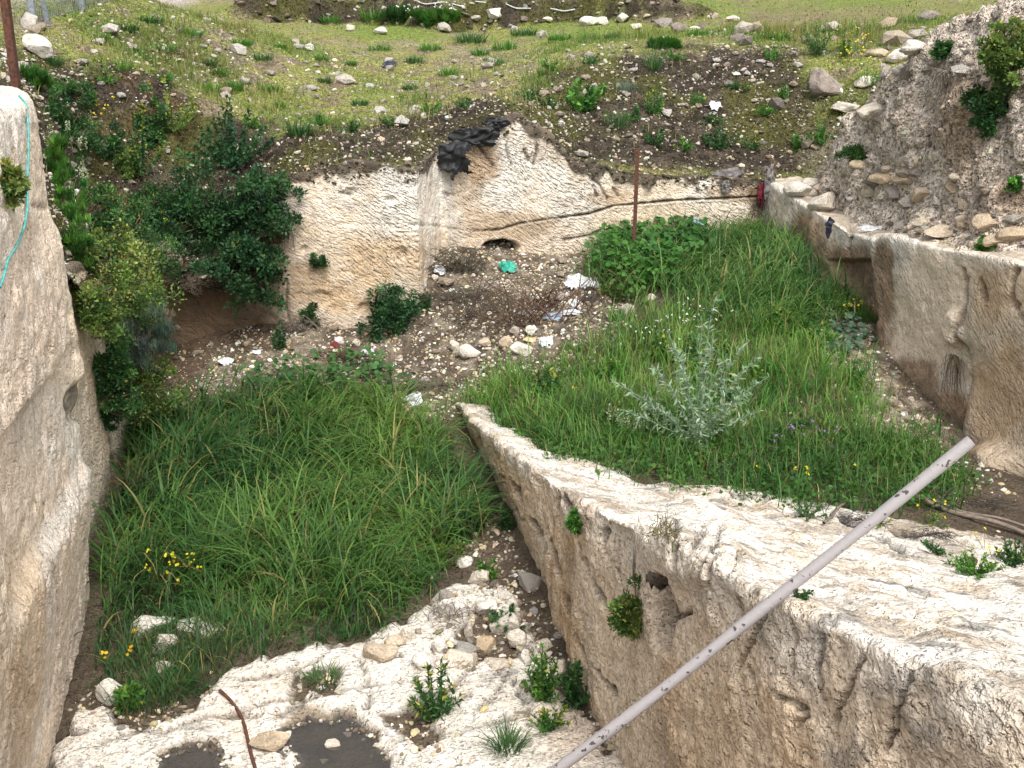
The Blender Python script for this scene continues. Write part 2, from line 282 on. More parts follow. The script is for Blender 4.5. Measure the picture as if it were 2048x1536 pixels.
def upper(name, x0, x1, y0, y1, res, bvh_stride):
    xs = np.arange(x0, x1 + res / 2, res); ys = np.arange(y0, y1 + res / 2, res); X, Y = np.meshgrid(xs, ys); Z = upz(X, Y)
    P = np.stack([X, Y, Z], -1); N = normals(P); slope = 1 - N[..., 2]
    a = fbm(P, .55, 4, 41); b = fbm(P, 2.6, 4, 43); c = fbm(P, 10, 3, 47)
    bank = smooth(.06, .26, slope + .05 * b); U0, V0 = proj(P)
    for pg in DARKB: bank = np.maximum(bank, spoly(U0, V0, pg, 16, b * 30 + c * 14) * (Y < 20.5))
    Z = Z + .05 * b + .016 * c + bank * (.10 * ridged(P, 1.7, 4, 53) - .05 + .03 * c) + .06 * a
    inn = np.where(inpoly(X, Y, PIT), dline(X, Y, PIT, True), 0) * (X < -2.6)
    Z = Z - smooth(0, .16, inn) * np.where(Y < 13.0, .0, .30 + .25 * np.clip(b, -.5, 1))
    bd = dline(X, Y, [(-2.9, 13.8), (-1.22, 14.06), (-1.0, 14.95), (3.52, 15.97)]); Z = Z + .05 * (1 - smooth(.05, .5, bd)) - .10 * (1 - smooth(.0, .10, bd))
    P = np.stack([X, Y, Z], -1); U, V = proj(P)
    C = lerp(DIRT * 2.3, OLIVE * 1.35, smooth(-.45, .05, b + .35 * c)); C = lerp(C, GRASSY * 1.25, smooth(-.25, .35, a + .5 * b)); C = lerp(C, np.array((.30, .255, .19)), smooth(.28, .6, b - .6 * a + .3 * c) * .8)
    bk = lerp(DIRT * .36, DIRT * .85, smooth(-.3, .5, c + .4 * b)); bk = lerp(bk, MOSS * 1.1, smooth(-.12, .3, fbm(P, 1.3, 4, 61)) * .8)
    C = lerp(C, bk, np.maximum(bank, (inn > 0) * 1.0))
    rust = blob(U, V, 260, 230, 150, 130, b * .5); C = lerp(C, np.array((.10, .062, .028)), rust * bank * smooth(-.2, .3, b) * .7)
    road = smooth(-6.6, -7.4, X + .08 * (Y - 18)) * smooth(16.2, 17.2, Y); C = lerp(C, np.array((.50, .43, .40)), road)
    hb = np.clip(blob(U, V, 1600, 40, 200, 40, b * .8) + blob(U, V, 1750, 60, 130, 60, b * .8), 0, 1); C = lerp(C, np.array((.24, .18, .12)), hb * smooth(-.25, .2, b + c) * .75)
    rs = blob(U, V, 1680, 330, 90, 90, b * .4); C = lerp(C, PALE * .6, rs * .5)
    cx = (X[:-1, :-1] + X[1:, 1:]) / 2; cy = (Y[:-1, :-1] + Y[1:, 1:]) / 2
    mask = ~(inpoly(cx, cy, PIT) & (dline(cx, cy, PIT, True) > np.where((cx < -2.7) & (cy > 13.0), .09 + .05 * b[:-1, :-1], -1)))
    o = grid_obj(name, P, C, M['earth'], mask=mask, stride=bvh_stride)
    return o
g1 = upper('field_ground', -9, 9.6, 8.4, 22, .045, 1); tag(g1, 'stony grass field with steep earth banks above the pit', None, None, 'structure')
g2 = upper('far_field_ground', -36, 36, 21.9, 80, .22, 1); tag(g2, 'far part of the stony grass field', None, None, 'structure')
g2.location.z = -.012
for nm, x0, x1 in (('far_left_ground', -36, -8.95), ('far_right_ground', 9.5, 36)):
    g = upper(nm, x0, x1, 8.4, 22, .25, 1); g.location.z = -.012; tag(g, 'grass ground beside the field', None, None, 'structure')

# ------------------------------------------------------------------ hewn walls
def plan_resample(pts, res, win=5):
    p = np.array(pts, float); d = np.hypot(*np.diff(p, axis=0).T); s = np.concatenate([[0], np.cumsum(d)])
    n = int(s[-1] / res) + 1; t = np.linspace(0, s[-1], n)
    q = np.stack([np.interp(t, s, p[:, 0]), np.interp(t, s, p[:, 1])], -1)
    k = np.ones(win) / win; pad = np.pad(q, ((win // 2, win // 2), (0, 0)), mode='edge')
    q2 = np.stack([np.convolve(pad[:, i], k, 'valid') for i in (0, 1)], -1); q2[0] = q[0]; q2[-1] = q[-1]
    tg = np.gradient(q2, axis=0); tg /= np.linalg.norm(tg, axis=1, keepdims=True)
    return q2, t, tg, s
def wall(plan, ztop, zbot, res, side, lip=.45, win=5, rnd=3, lipk=.02):
    """side=+1: the wall faces the right of its plan direction. ztop: list of (s, z). returns P, S, H(z0)"""
    q, s, tg, knots = plan_resample(plan, res, win); n = np.stack([tg[:, 1], -tg[:, 0]], -1) * side
    zt = np.interp(s, [a for a, _ in ztop], [b for _, b in ztop])
    nz = int((zt.max() - zbot) / res) + 1; nl = int(lip / res)
    rows = []
    for k in range(nz): rows.append(np.concatenate([q, (zbot + (zt - zbot) * k / (nz - 1))[:, None]], 1))
    for k in range(1, nl + 1): rows.append(np.concatenate([q - n * (k * res), (zt + lipk * k * res)[:, None]], 1))
    P = np.array(rows)
    for _ in range(rnd):
        Q = P.copy(); Q[1:-1] = (P[:-2] + P[1:-1] * 2 + P[2:]) / 4; P = Q
    N3 = np.broadcast_to(np.concatenate([n, np.zeros((len(n), 1))], 1), P.shape)
    S = np.broadcast_to(s, P.shape[:2]); return P, S, N3, nz, zt
def surf_normals(P, N3):
    N = normals(P); f = np.sign((N * (N3 + np.array([0, 0, .6]))).sum(-1)); f[f == 0] = 1
    return N * f[..., None]

# back wall
kb = [(0, 1.5), (1.2, 1.62), (1.55, 2.35), (1.75, 2.45), (2.6, 2.62), (3.36, 2.47), (4.28, 2.62), (4.6, 2.72), (5.3, 3.02), (5.75, 2.75), (6.05, 2.42), (6.9, 2.2), (8.6, 2.06), (8.9, 2.02)]
P, S, N3, nz, zt = wall(BACKPLAN, kb, .0, .021, +1, lipk=-.45, win=3)
U, V = proj(P); a = fbm(P, .9, 4, 71); b = fbm(P, 3, 4, 73); c = fbm(P, 11, 3, 75)
zw = P[..., 2]
N = surf_normals(P, N3)
recess = (1 - smooth(.0, 1.75, S + .25 * a)) * (1 - smooth(1.5, 1.9, zw)) + .5 * smooth(1.4, .3, zw + .2 * b) * (1 - smooth(1.2, 2.6, S))
D = .045 * a + .02 * b + .008 * c - .30 * np.clip(recess, 0, 1)
BCR = [[(560, 445), (640, 447), (740, 449), (838, 450), (870, 452), (900, 458), (960, 462), (1000, 460), (1040, 447), (1120, 435), (1180, 428), (1230, 412), (1280, 408), (1370, 400), (1450, 397), (1545, 392)]]
big = np.zeros_like(S); 
right = smooth(900, 1000, U)
big = (1 - smooth(.5, 2.2 + 1.4 * right, dline(U, V, BCR[0]) + c * 2.5)) * (.30 + .7 * right)
SM = [[(1187, 372), (1193, 392)], [(1200, 372), (1216, 398)], [(1228, 378), (1236, 392)], [(1048, 300), (1056, 320)], [(1075, 290), (1066, 330)], [(575, 560), (572, 620), (582, 655)], [(890, 385), (896, 390)], [(1130, 480), (1185, 470), (1205, 460)], [(940, 270), (985, 330)], [(1010, 290), (1022, 330)], [(680, 385), (700, 390)], [(1185, 360), (1200, 370), (1215, 400)]]
sm = np.zeros_like(S)
for k in SM: sm = np.maximum(sm, 1 - smooth(1, 4.2, dline(U, V, k) + c * 2.5))
hole = blob(U, V, 998, 498, 34, 17, .35 * b); D = D - hole * .45 - big * .04 - sm * .03
step_below = smooth(2, 10, V - np.interp(U, [p[0] for p in BCR[0]], [p[1] for p in BCR[0]])) * smooth(930, 1050, U); D = D - .012 * step_below
for (u0, v0, r) in [(700, 385, 16), (820, 370, 14), (640, 600, 20), (800, 510, 18), (730, 620, 16), (610, 500, 12), (780, 400, 12), (880, 520, 12)]: D = D - .035 * blob(U, V, u0, v0, r, r * .8, .5 * b)
P = P + N * D[..., None]
C = lerp(CREAM * 1.12, WHITE * 1.02, smooth(-.4, .3, a + .3 * b))
low = smooth(-14, 45, V - np.interp(U, [p[0] for p in BCR[0]], [p[1] for p in BCR[0]]) + 22 * b)
C = lerp(C, lerp(TAN * 1.18, CREAM * .95, smooth(-.5, .35, b + .3 * c)), low * (.95 - .35 * smooth(900, 1100, U)))
C = lerp(C, TAN * 1.05, smooth(.12, .5, b + .4 * a) * .42)
C = lerp(C, OCHRE * .95, blob(U, V, 960, 318, 42, 60, .6 * b) * .75); C = lerp(C, TAN * .85, blob(U, V, 930, 350, 40, 80, .6 * b) * .6); C = lerp(C, OCHRE, blob(U, V, 1215, 395, 60, 18, .6 * b) * .5)
C = lerp(C, TAN * .8, blob(U, V, 1000, 450, 130, 30, .5 * b) * .7); C = lerp(C, OCHRE * .9, blob(U, V, 1470, 385, 80, 22, .5 * b) * .55); C = lerp(C, BROWN, blob(U, V, 1520, 385, 26, 60, .4 * b) * .8)
ret = smooth(3.30, 3.42, S) * (1 - smooth(4.3, 4.75, S))
streak = fbm(np.stack([S * 9, zw * .55, S * 0], -1), 1, 3, 81); C = lerp(C, GREY * 1.15, ret * smooth(-.05, .4, streak) * .75); C = lerp(C, WHITE, ret * smooth(.0, .4, -streak) * .5)
dk = (1 - smooth(1.0, 2.3, S + .25 * a + .35 * b)); C = lerp(C, np.array((.17, .112, .068)), dk * .92)  # soil-stained recess rock, its brown deepened to include shade under the overhang
topd = zt[None, :] - zw
drip = smooth(.0, 1, 1 - topd / np.maximum(.05, .16 + .42 * fbm(np.stack([S * 3.2, S * 0, zw * .8], -1), 1, 4, 91) + .10 * b + .05 * c)); topmoss = smooth(.02, .5, drip) * (topd < 1)
topmoss = np.maximum(topmoss, (np.arange(P.shape[0])[:, None] >= nz) * 1.0)
C = lerp(C, lerp(DIRT * .5, DIRT * 1.25, smooth(-.3, .4, c)), topmoss * .95 * smooth(-.55, -.1, c + topmoss - .3))
C = lerp(C, DARK, np.clip(big * (.3 + .6 * right) + sm * .7, 0, .9)); C = lerp(C, GREY * .6, smooth(.38, .6, fbm(P, 16, 2, 95)) * .35)
chi = .95 * (1 - .6 * dk) * (1 - topmoss) * (.45 + .55 * smooth(-.3, .3, a)) * (1 - .7 * ret)
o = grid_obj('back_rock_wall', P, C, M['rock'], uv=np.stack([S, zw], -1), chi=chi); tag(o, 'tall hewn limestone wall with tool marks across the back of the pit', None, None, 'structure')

# left wall, far lower stretch
P, S, N3, nz, zt = wall([(-3.47, 7.9), (-4.48, 13.62)], [(0, 2.6), (2.0, 2.35), (4.0, 2.0), (5.2, 1.65), (5.8, 1.45)], -.1, .03, +1)
U, V = proj(P); a = fbm(P, .9, 4, 101); b = fbm(P, 3, 4, 103); c = fbm(P, 11, 3, 105); N = surf_normals(P, N3)
crk = np.maximum(1 - smooth(1, 5, dline(U, V, [(215, 870), (222, 900), (228, 960), (240, 990)]) + c * 3), 1 - smooth(1, 5, dline(U, V, [(225, 905), (232, 930)]) + c * 3))
D = .05 * a + .02 * b + .008 * c - crk * .03; P = P + N * D[..., None]; zw = P[..., 2]
C = lerp(CREAM * 1.08, TAN * 1.2, smooth(0, .5, a + .4 * b) * .6); C = lerp(C, np.array((.25, .17, .105)), smooth(4.4, 5.4, S + .3 * b) * .85); C = lerp(C, DIRT, smooth(.35, .1, zw + .1 * b) * .5); C = lerp(C, DIRT, (np.arange(P.shape[0])[:, None] >= nz - 4) * .9); C = lerp(C, DARK, crk * .7)
o = grid_obj('left_rock_wall', P, C, M['rock'], uv=np.stack([S, zw], -1), chi=.5 + 0 * S); tag(o, 'long low hewn limestone wall under the overgrown left bank', None, None, 'structure')

# tall near left block
P, S, N3, nz, zt = wall([(-1.95, 1.2), (-3.40, 8.17), (-3.62, 8.50), (-6.2, 8.62)], [(0, 3.85), (7.1, 3.92), (7.5, 3.9), (10, 3.95)], -.1, .028, +1, lip=1.6, win=7, rnd=4)
U, V = proj(P); a = fbm(P, .9, 4, 111); b = fbm(P, 3, 4, 113); c = fbm(P, 11, 3, 115); N = surf_normals(P, N3); zw = P[..., 2]
D = (.14 * smooth(0, 1.5, zw) + .05 * np.exp(-((zw - 1.7) / .7) ** 2) - .05 * smooth(2.9, 3.15, zw + .15 * a + .05 * b) * smooth(5.5, 6.6, S)) + .035 * a + .012 * b + .006 * c
# the diagonal scooped cut and the pocket of earth
sc = spoly(U, V, [(118, 790), (165, 860), (150, 930), (60, 1080), (-40, 1250), (-60, 900), (100, 700)], 16, b * 14); D = D - .10 * sc
pocket = blob(U, V, 124, 806, 17, 42, .4 * b); D = D - .07 * pocket
LC = [[(0, 405), (60, 415), (105, 418)], [(45, 1120), (80, 1230), (100, 1290), (95, 1360), (92, 1420)], [(15, 650), (20, 700)], [(150, 1080), (160, 1110)], [(100, 440), (104, 470)], [(185, 870), (180, 960), (172, 1060)]]
crk = np.zeros_like(S)
for k in LC: crk = np.maximum(crk, 1 - smooth(1, 5.5, dline(U, V, k) + c * 4))
D = D - .03 * crk - .018 * smooth(.22, .42, fbm(P, 7, 3, 123)) - .03 * smooth(.38, .5, fbm(P, 3.2, 3, 125)) + .012 * fbm(P, 20, 2, 127)
P = P + N * D[..., None]
C = lerp(CREAM * 1.22, PINK * 1.18, smooth(-.3, .4, a)); C = lerp(C, WHITE * 1.06, smooth(0, .5, fbm(P, 1.6, 4, 117) + .25 * smooth(500, 200, V)) * .7); C = lerp(C, TAN * 1.3, smooth(.2, .6, b - .3 * a) * .4)
C = lerp(C, TAN * 1.15, blob(U, V, 10, 1360, 80, 260, .4 * a + .3 * b) * .55); C = lerp(C, GREY * 1.3, smooth(.35, .65, fbm(P, (1.2, 1.2, .8), 4, 119) + .3 * smooth(3.4, 3.9, zw)) * .35)
vst = fbm(np.stack([S * 5, zw * .5, S * 0], -1), 1, 3, 121); C = lerp(C, OCHRE * 1.1, smooth(.25, .55, vst) * smooth(1000, 1400, V) * .3)
C = lerp(C, WHITE * 1.0, spoly(U, V, [(168, 860), (175, 930), (90, 1060), (30, 1160), (60, 1050), (140, 930)], 14, b * 10) * .8)
C = lerp(C, lerp(DIRT * 1.2, PALE, smooth(.1, .4, c)), pocket * .85); C = lerp(C, BROWN, crk * .55)
C = lerp(C, GREY * 1.1, (np.arange(P.shape[0])[:, None] >= nz) * .55 * smooth(-.3, .3, b))
o = grid_obj('left_rock_block', P, C, M['rock'], uv=np.stack([S, zw], -1), chi=.34 * (.4 + smooth(-.2, .3, b)) * (1 - pocket)); tag(o, 'tall cream limestone block with scooped cuts at the left edge of the pit', None, None, 'structure')

# right wall
kr = [(0, 2.02), (.9, 1.92), (1.9, 1.82), (2.3, 1.80), (3.1, 1.84), (3.3, 1.94), (5.5, 2.2), (7.7, 2.42), (10.7, 2.65)]
P, S, N3, nz, zt = wall(RIGHTPLAN, kr, .0, .027, +1, lip=.7, win=9)
U, V = proj(P); a = fbm(P, .9, 4, 131); b = fbm(P, 3, 4, 133); c = fbm(P, 11, 3, 135); N = surf_normals(P, N3); zw = P[..., 2]
D = .06 * a + .03 * b + .010 * c
niche = spoly(U, V, [(1660, 440), (1740, 470), (1742, 518), (1752, 640), (1700, 600), (1655, 520)], 8, b * 5); D = D - .05 * niche
D = D - .16 * spoly(U, V, [(1655, 522), (1740, 520), (1750, 680), (1700, 640)], 5, c * 4)
RC = [[(1924, 540), (1930, 600), (1920, 680), (1934, 740), (1930, 870)], [(2030, 540), (2022, 600), (2048, 640)], [(1960, 560), (1975, 600)], [(1700, 455), (1690, 500)]]
crk = np.zeros_like(S)
for k in RC: crk = np.maximum(crk, 1 - smooth(1.5, 7, dline(U, V, k) + c * 5))
D = D - .05 * crk + .09 * blob(U, V, 1910, 655, 22, 40, .3 * b) - .07 * spoly(U, V, [(1900, 690), (1940, 690), (1935, 880), (1890, 860)], 12, b * 10)
D = D + .10 * smooth(.9, .3, zw + .2 * a) * smooth(8.0, 6.0, S) + .25 * blob(U, V, 2010, 930, 60, 50, .3 * b)
P = P + N * D[..., None]; zw = P[..., 2]
C = lerp(CREAM * 1.05, np.array((.60, .55, .49)), smooth(-.2, .4, a + .2 * b)); C = lerp(C, CREAM * .98, smooth(.1, .5, b) * .6)
br = np.clip(blob(U, V, 1690, 560, 70, 110, .4 * b) + blob(U, V, 1760, 640, 30, 130, .4 * b) + blob(U, V, 1610, 490, 40, 80, .4 * b) + blob(U, V, 1830, 760, 60, 50, .5 * b) + blob(U, V, 1880, 830, 70, 50, .4 * b) + blob(U, V, 1770, 520, 24, 60, .5 * b), 0, 1)
C = lerp(C, lerp(BROWN * 1.1, BROWN * 2.0, smooth(-.3, .3, c)), br * .82)
C = lerp(C, WHITE * .95, blob(U, V, 1690, 470, 40, 30, .5 * b) * .8); C = lerp(C, OCHRE * 1.2, np.clip(blob(U, V, 1985, 600, 40, 70, .6 * b) + blob(U, V, 2000, 800, 70, 130, .6 * b), 0, 1) * .55); C = lerp(C, TAN * 1.1, smooth(1930, 1960, U) * .5)
C = lerp(C, WHITE * .95, smooth(.12, .02, np.abs(zt[None, :] - zw) + .05 * b) * .6); C = lerp(C, BROWN, crk * .7); C = lerp(C, DIRT, smooth(.5, .25, zw - .2 * smooth(9, 3, S) + .1 * b) * .4)
C = lerp(C, lerp(PALE, CREAM, smooth(-.2, .4, c)), (np.arange(P.shape[0])[:, None] >= nz + 2) * .85)
o = grid_obj('right_rock_wall', P, C, M['rock'], uv=np.stack([S, zw], -1), chi=.45 * (.4 + smooth(-.3, .3, a))); tag(o, 'stained hewn limestone wall along the right side of the terrace', None, None, 'structure')

# right earth bank above it
q, s, tg, kn = plan_resample([(3.75, 15.6), (3.95, 14.1), (4.15, 12.9), (4.62, 10.6), (5.05, 8.4), (5.6, 5.5)], .034, 15); n = np.stack([tg[:, 1], -tg[:, 0]], -1)
z5 = np.interp(s, [0, 1.5, 2.75, 5.1, 7.3, 10.3], [1.95, 1.75, 1.85, 2.18, 2.4, 2.65]); ztop = np.interp(s, [0, .5, 1.0, 1.9, 2.75, 4.2, 6, 10.3], [2.3, 2.85, 3.3, 3.98, 4.35, 4.5, 4.6, 4.8]); pbs = np.interp(s, [0, 1, 3, 5], [.36, .42, .72, 1])[:, None]
prof = np.array([(.12, -.06), (.45, .06), (.62, .16), (.80, .42), (.98, .70), (1.22, .93), (1.5, 1.0), (2.2, 1.05), (3.4, 1.1)]); pl = np.concatenate([[0], np.cumsum(np.hypot(np.diff(prof[:, 0]), np.diff(prof[:, 1]) * 2.2))])
t = np.linspace(0, pl[-1], 135); pb = np.interp(t, pl, prof[:, 0]); pz = np.interp(t, pl, prof[:, 1])
P = np.stack([np.concatenate([q - n * (pb[k] * pbs), (z5 + (ztop - z5) * pz[k])[:, None]], 1) for k in range(len(t))])
for _ in range(4): Q = P.copy(); Q[1:-1] = (P[:-2] + 2 * P[1:-1] + P[2:]) / 4; P = Q
S = np.broadcast_to(s, P.shape[:2]); N3 = np.broadcast_to(np.concatenate([n, np.zeros((len(n), 1))], 1), P.shape); N = surf_normals(P, N3)
a = fbm(P, .8, 4, 141); b = fbm(P, 2.6, 4, 143); c = fbm(P, 9, 4, 145)
P = P + N * (.20 * a + .16 * ridged(P, 1.4, 4, 147) - .10 + .10 * b + .045 * c + .06 * smooth(.1, .3, fbm(P, 4.5, 3, 149)))[..., None]; U, V = proj(P)
C = lerp(np.array((.68, .60, .51)), np.array((.55, .465, .385)), smooth(-.2, .5, a + .5 * b)); C = lerp(C, PALE * 1.15, smooth(.1, .5, c) * .6); C = lerp(C, np.array((.30, .20, .12)), np.clip(blob(U, V, 1920, 250, 60, 120, .5 * b) + blob(U, V, 2030, 400, 60, 60, .5 * b), 0, 1) * .6)
C = lerp(C, CREAM * .92, np.clip(blob(U, V, 1960, 470, 130, 45, .5 * b) + blob(U, V, 1640, 395, 50, 35, .4 * b), 0, 1) * .7)
o = grid_obj('right_earth_bank', P, C, M['conglomerate']); tag(o, 'steep pale conglomerate earth bank full of small stones', None, None, 'structure')

# ------------------------------------------------------------------ rock ridge between pit and terrace
ysr = np.concatenate([np.arange(-1.5, 2.4, .05), np.arange(2.4, 7.4, .0125), np.arange(7.4, 12.75, .024)]); nf = 140; nt = 190
ze = zridge(ysr) + .05 * vnoise(np.stack([ysr, 0 * ysr, 0 * ysr], -1), 1.7, 5); xe = xridge(ysr) + .13 * np.clip(4.15 - ysr, 0, 2.2) ** 1.7; rows = []
for k in range(nf): rows.append(np.stack([xe - .02, ysr, -.3 + (ze + .3) * k / (nf - 1)], -1))
tt = np.linspace(0, 1, nt) ** 1.5 * 5.2
for k in range(1, nt):
    rows.append(np.stack([xe + tt[k], ysr - .1 * tt[k], ze - .145 * tt[k]], -1))
P = np.array(rows)
for _ in range(14):
    Q = P.copy(); Q[1:-1] = (P[:-2] + 2 * P[1:-1] + P[2:]) / 4
    w = np.exp(-((np.arange(P.shape[0]) - nf) / 11.) ** 2)[:, None, None]; P = P * (1 - w) + Q * w
for _ in range(60):
    Q = P.copy(); Q[1:-1] = (P[:-2] + 2 * P[1:-1] + P[2:]) / 4
    w = np.exp(-((np.arange(P.shape[0]) - nf) / 26.) ** 2)[:, None, None] * smooth(4.6, 3.4, ysr)[None, :, None]; P = P * (1 - w) + Q * w
N3 = np.broadcast_to(np.array([-1., 0, 0]), P.shape); N = surf_normals(P, N3); U, V = proj(P)
a = fbm(P, .8, 4, 151); b = fbm(P, 2.7, 4, 153); c = fbm(P, 10, 4, 155); zw = P[..., 2]; Yg = P[..., 1]
isface = (1 - smooth(nf - 6, nf + 4, np.arange(P.shape[0])))[:, None] + 0 * Yg
h01 = np.clip((zw + .1) / (ze[None, :] + .1), 0, 1)
flute = ridged(np.stack([Yg * 1.0, zw * .18 + .3 * a, 0 * zw], -1), 2.1, 3, 157)
D = .07 * a + .045 * b + .018 * c + isface * ((.05 + .11 * smooth(4.8, 6.4, Yg)) * (flute - .65) * smooth(.15, .9, h01)) - isface * .10 * (1 - h01) * smooth(6.5, 9, Yg)
top = 1 - isface
D = D + top * (.05 * fbm(P, 2.0, 4, 159) - .03 * smooth(.25, .5, fbm(P, 5.5, 3, 158)) - .02 * smooth(.3, .5, fbm(P, 14, 2, 156)))
RCK = [[(1440, 1075), (1424, 1110), (1428, 1140)], [(1350, 1060), (1352, 1100), (1362, 1130)], [(1250, 1090), (1262, 1150), (1258, 1210)], [(1090, 1060), (1110, 1140), (1150, 1220)], [(1640, 1270), (1625, 1340), (1640, 1400)], [(1830, 1350), (1800, 1420), (1770, 1500)], [(960, 880), (970, 940), (985, 1000)], [(1200, 1060), (1205, 1110)], [(1540, 1230), (1500, 1290), (1480, 1330)], [(1780, 1060), (1850, 1075), (1930, 1080)], [(1680, 1040), (1760, 1075), (1830, 1110)], [(1590, 1230), (1584, 1300), (1582, 1350)], [(1728, 1315), (1710, 1350), (1680, 1400), (1660, 1450)], [(1560, 1390), (1610, 1430), (1590, 1450)], [(1500, 1340), (1520, 1380), (1522, 1405)], [(1395, 1075), (1390, 1105), (1383, 1145)], [(1475, 1125), (1460, 1160)], [(1410, 1065), (1396, 1090)],
       [(1300, 1060), (1308, 1140), (1330, 1185), (1345, 1230), (1330, 1280)], [(1025, 960), (1040, 1010), (1075, 1080), (1090, 1110)], [(1107, 1000), (1112, 1050)], [(1160, 1090), (1185, 1180), (1230, 1240)], [(1185, 1330), (1225, 1400), (1232, 1450)], [(1120, 1150), (1150, 1260), (1180, 1340)], [(1370, 1225), (1352, 1235)], [(1480, 1200), (1482, 1240)], [(1060, 1150), (1120, 1300), (1170, 1420)], [(1130, 990), (1150, 1020)],
       [(1225, 1140), (1240, 1190), (1235, 1230)], [(1440, 1130), (1430, 1180)], [(1000, 920), (1010, 990), (1030, 1040)]]
crk = np.zeros_like(zw)
for k in RCK: crk = np.maximum(crk, 1 - smooth(1.6, 5.5, dline(U, V, k) + c * 5 + b * 4))
nook = np.clip(spoly(U, V, [(1300, 1150), (1325, 1160), (1345, 1230), (1335, 1300), (1315, 1290), (1300, 1220)], 7, b * 8) + blob(U, V, 1303, 1075, 10, 14, .4 * b) + blob(U, V, 1300, 1052, 30, 12, .4 * b), 0, 1)
D = D - .075 * crk - .26 * nook + .006 * fbm(P, 26, 2, 171)
bulge = blob(U, V, 1400, 1090, 110, 90, .3 * a); D = D + .06 * bulge
P = P + N * D[..., None]; zw = P[..., 2]
C = lerp(CREAM * 1.2, TAN * 1.6, smooth(-.25, .5, a + .3 * b)); C = lerp(C, CREAM * 1.02, smooth(.1, .5, b) * .4)
vs = fbm(np.stack([Yg * 4.5, zw * .5, 0 * zw], -1), 1, 4, 161)
C = lerp(C, lerp(OCHRE, BROWN * 1.6, smooth(-.2, .3, c)), smooth(.12, .45, vs + .25 * b) * isface * (.22 + .36 * smooth(5.2, 6.6, Yg))); C = lerp(C, GREY * .95, smooth(.25, .5, fbm(P, 1.9, 4, 163)) * .3)
tc_ = lerp(WHITE, CREAM * 1.05, smooth(-.1, .5, b) * .6); tc_ = lerp(tc_, np.array((.40, .34, .27)), smooth(.0, .40, fbm(P, (4, 6, 4), 4, 165) + .25 * blob(U, V, 1900, 1420, 260, 160) + .12 * a) * .8)
edge = smooth(.80, 1.0, h01 + .10 * b + .12 * fbm(np.stack([Yg * 5, zw * 0, zw * 0], -1), 1, 2, 169))
C = lerp(C, tc_, np.maximum(top, edge * .85))
C = lerp(C, np.array((.46, .36, .26)), smooth(.12, .4, fbm(P, (11, 16, 11), 3, 173)) * top * smooth(-.35, .2, b) * .6)
lich = smooth(.28, .5, fbm(P, (6, 9, 6), 4, 167)) * top; C = lerp(C, GREY * .55, lich * .75)
dark_p = np.clip(blob(U, V, 1790, 1440, 150, 70, .7 * b) + blob(U, V, 1700, 1500, 70, 60, .6 * b) + .7 * blob(U, V, 1520, 1260, 30, 60, .6 * b) + .5 * blob(U, V, 1640, 1310, 60, 50, .7 * b) + .7 * blob(U, V, 1880, 1370, 160, 50, .7 * b), 0, 1)
C = lerp(C, GREY * .75, dark_p * smooth(-.2, .4, c + b) * .62)
soil = smooth(-.05, .25, lowz(P[..., 0], P[..., 1]) + .06 + .10 * b - zw) * top; C = lerp(C, DIRT * 1.2, soil * .8)
C = lerp(C, DARK, crk * .9); C = lerp(C, DIRT * .7, nook * .85)
base = smooth(.28, .05, zw + .12 * b) * isface; C = lerp(C, TAN * .7, base * .4)
o = grid_obj('rock_ridge', P, C, M['ridge'], uv=np.stack([Yg, zw], -1), chi=.5 * isface * (.5 + .5 * smooth(-.2, .3, b))); tag(o, 'broad weathered limestone ridge dividing the pit from the terrace', None, None, 'structure')

# ground on which the viewer stands, behind the picture
xs = np.arange(-12, 12.1, .5); ys = np.arange(-14, 3.4, .4); X, Y = np.meshgrid(xs, ys)
Zb = np.where((X > xwall(np.clip(Y, 1, 8)) + .3) & (X < xridge(np.clip(Y, -2, 5)) + .3) & (Y > 1), -.3, 2.2); Pb = np.stack([X, Y, Zb], -1)
o = grid_obj('near_ground', Pb, np.broadcast_to(PALE * .9, Pb.shape), M['earth'], bvh=False); tag(o, 'stony ground behind the viewpoint', None, None, 'structure')

bv = np.concatenate(POLY_V); bf = np.concatenate(POLY_F)
BVH = BVHTree.FromPolygons(bv.tolist(), bf.tolist())
def hit(u, v):
    d = ray(u, v); r = BVH.ray_cast(Vector(CAM), Vector(d).normalized(), 200)
    if r[0] is None: return None, None
    nn = r[1]
    if nn.dot(Vector(d)) > 0: nn = -nn
    return np.array(r[0]), np.array(nn)
def down(x, y, z0=8):
    r = BVH.ray_cast(Vector((x, y, z0)), Vector((0, 0, -1)), 50); return np.array(r[0]) if r[0] is not None else None
def visible(Ps, eps=.12):
    out = np.zeros(len(Ps), bool); c = Vector(CAM)
    for i, p in enumerate(Ps):
        d = Vector(p) - c; L = d.length; r = BVH.ray_cast(c, d / L, L + 1); out[i] = r[0] is None or r[3] > L - eps
    return out

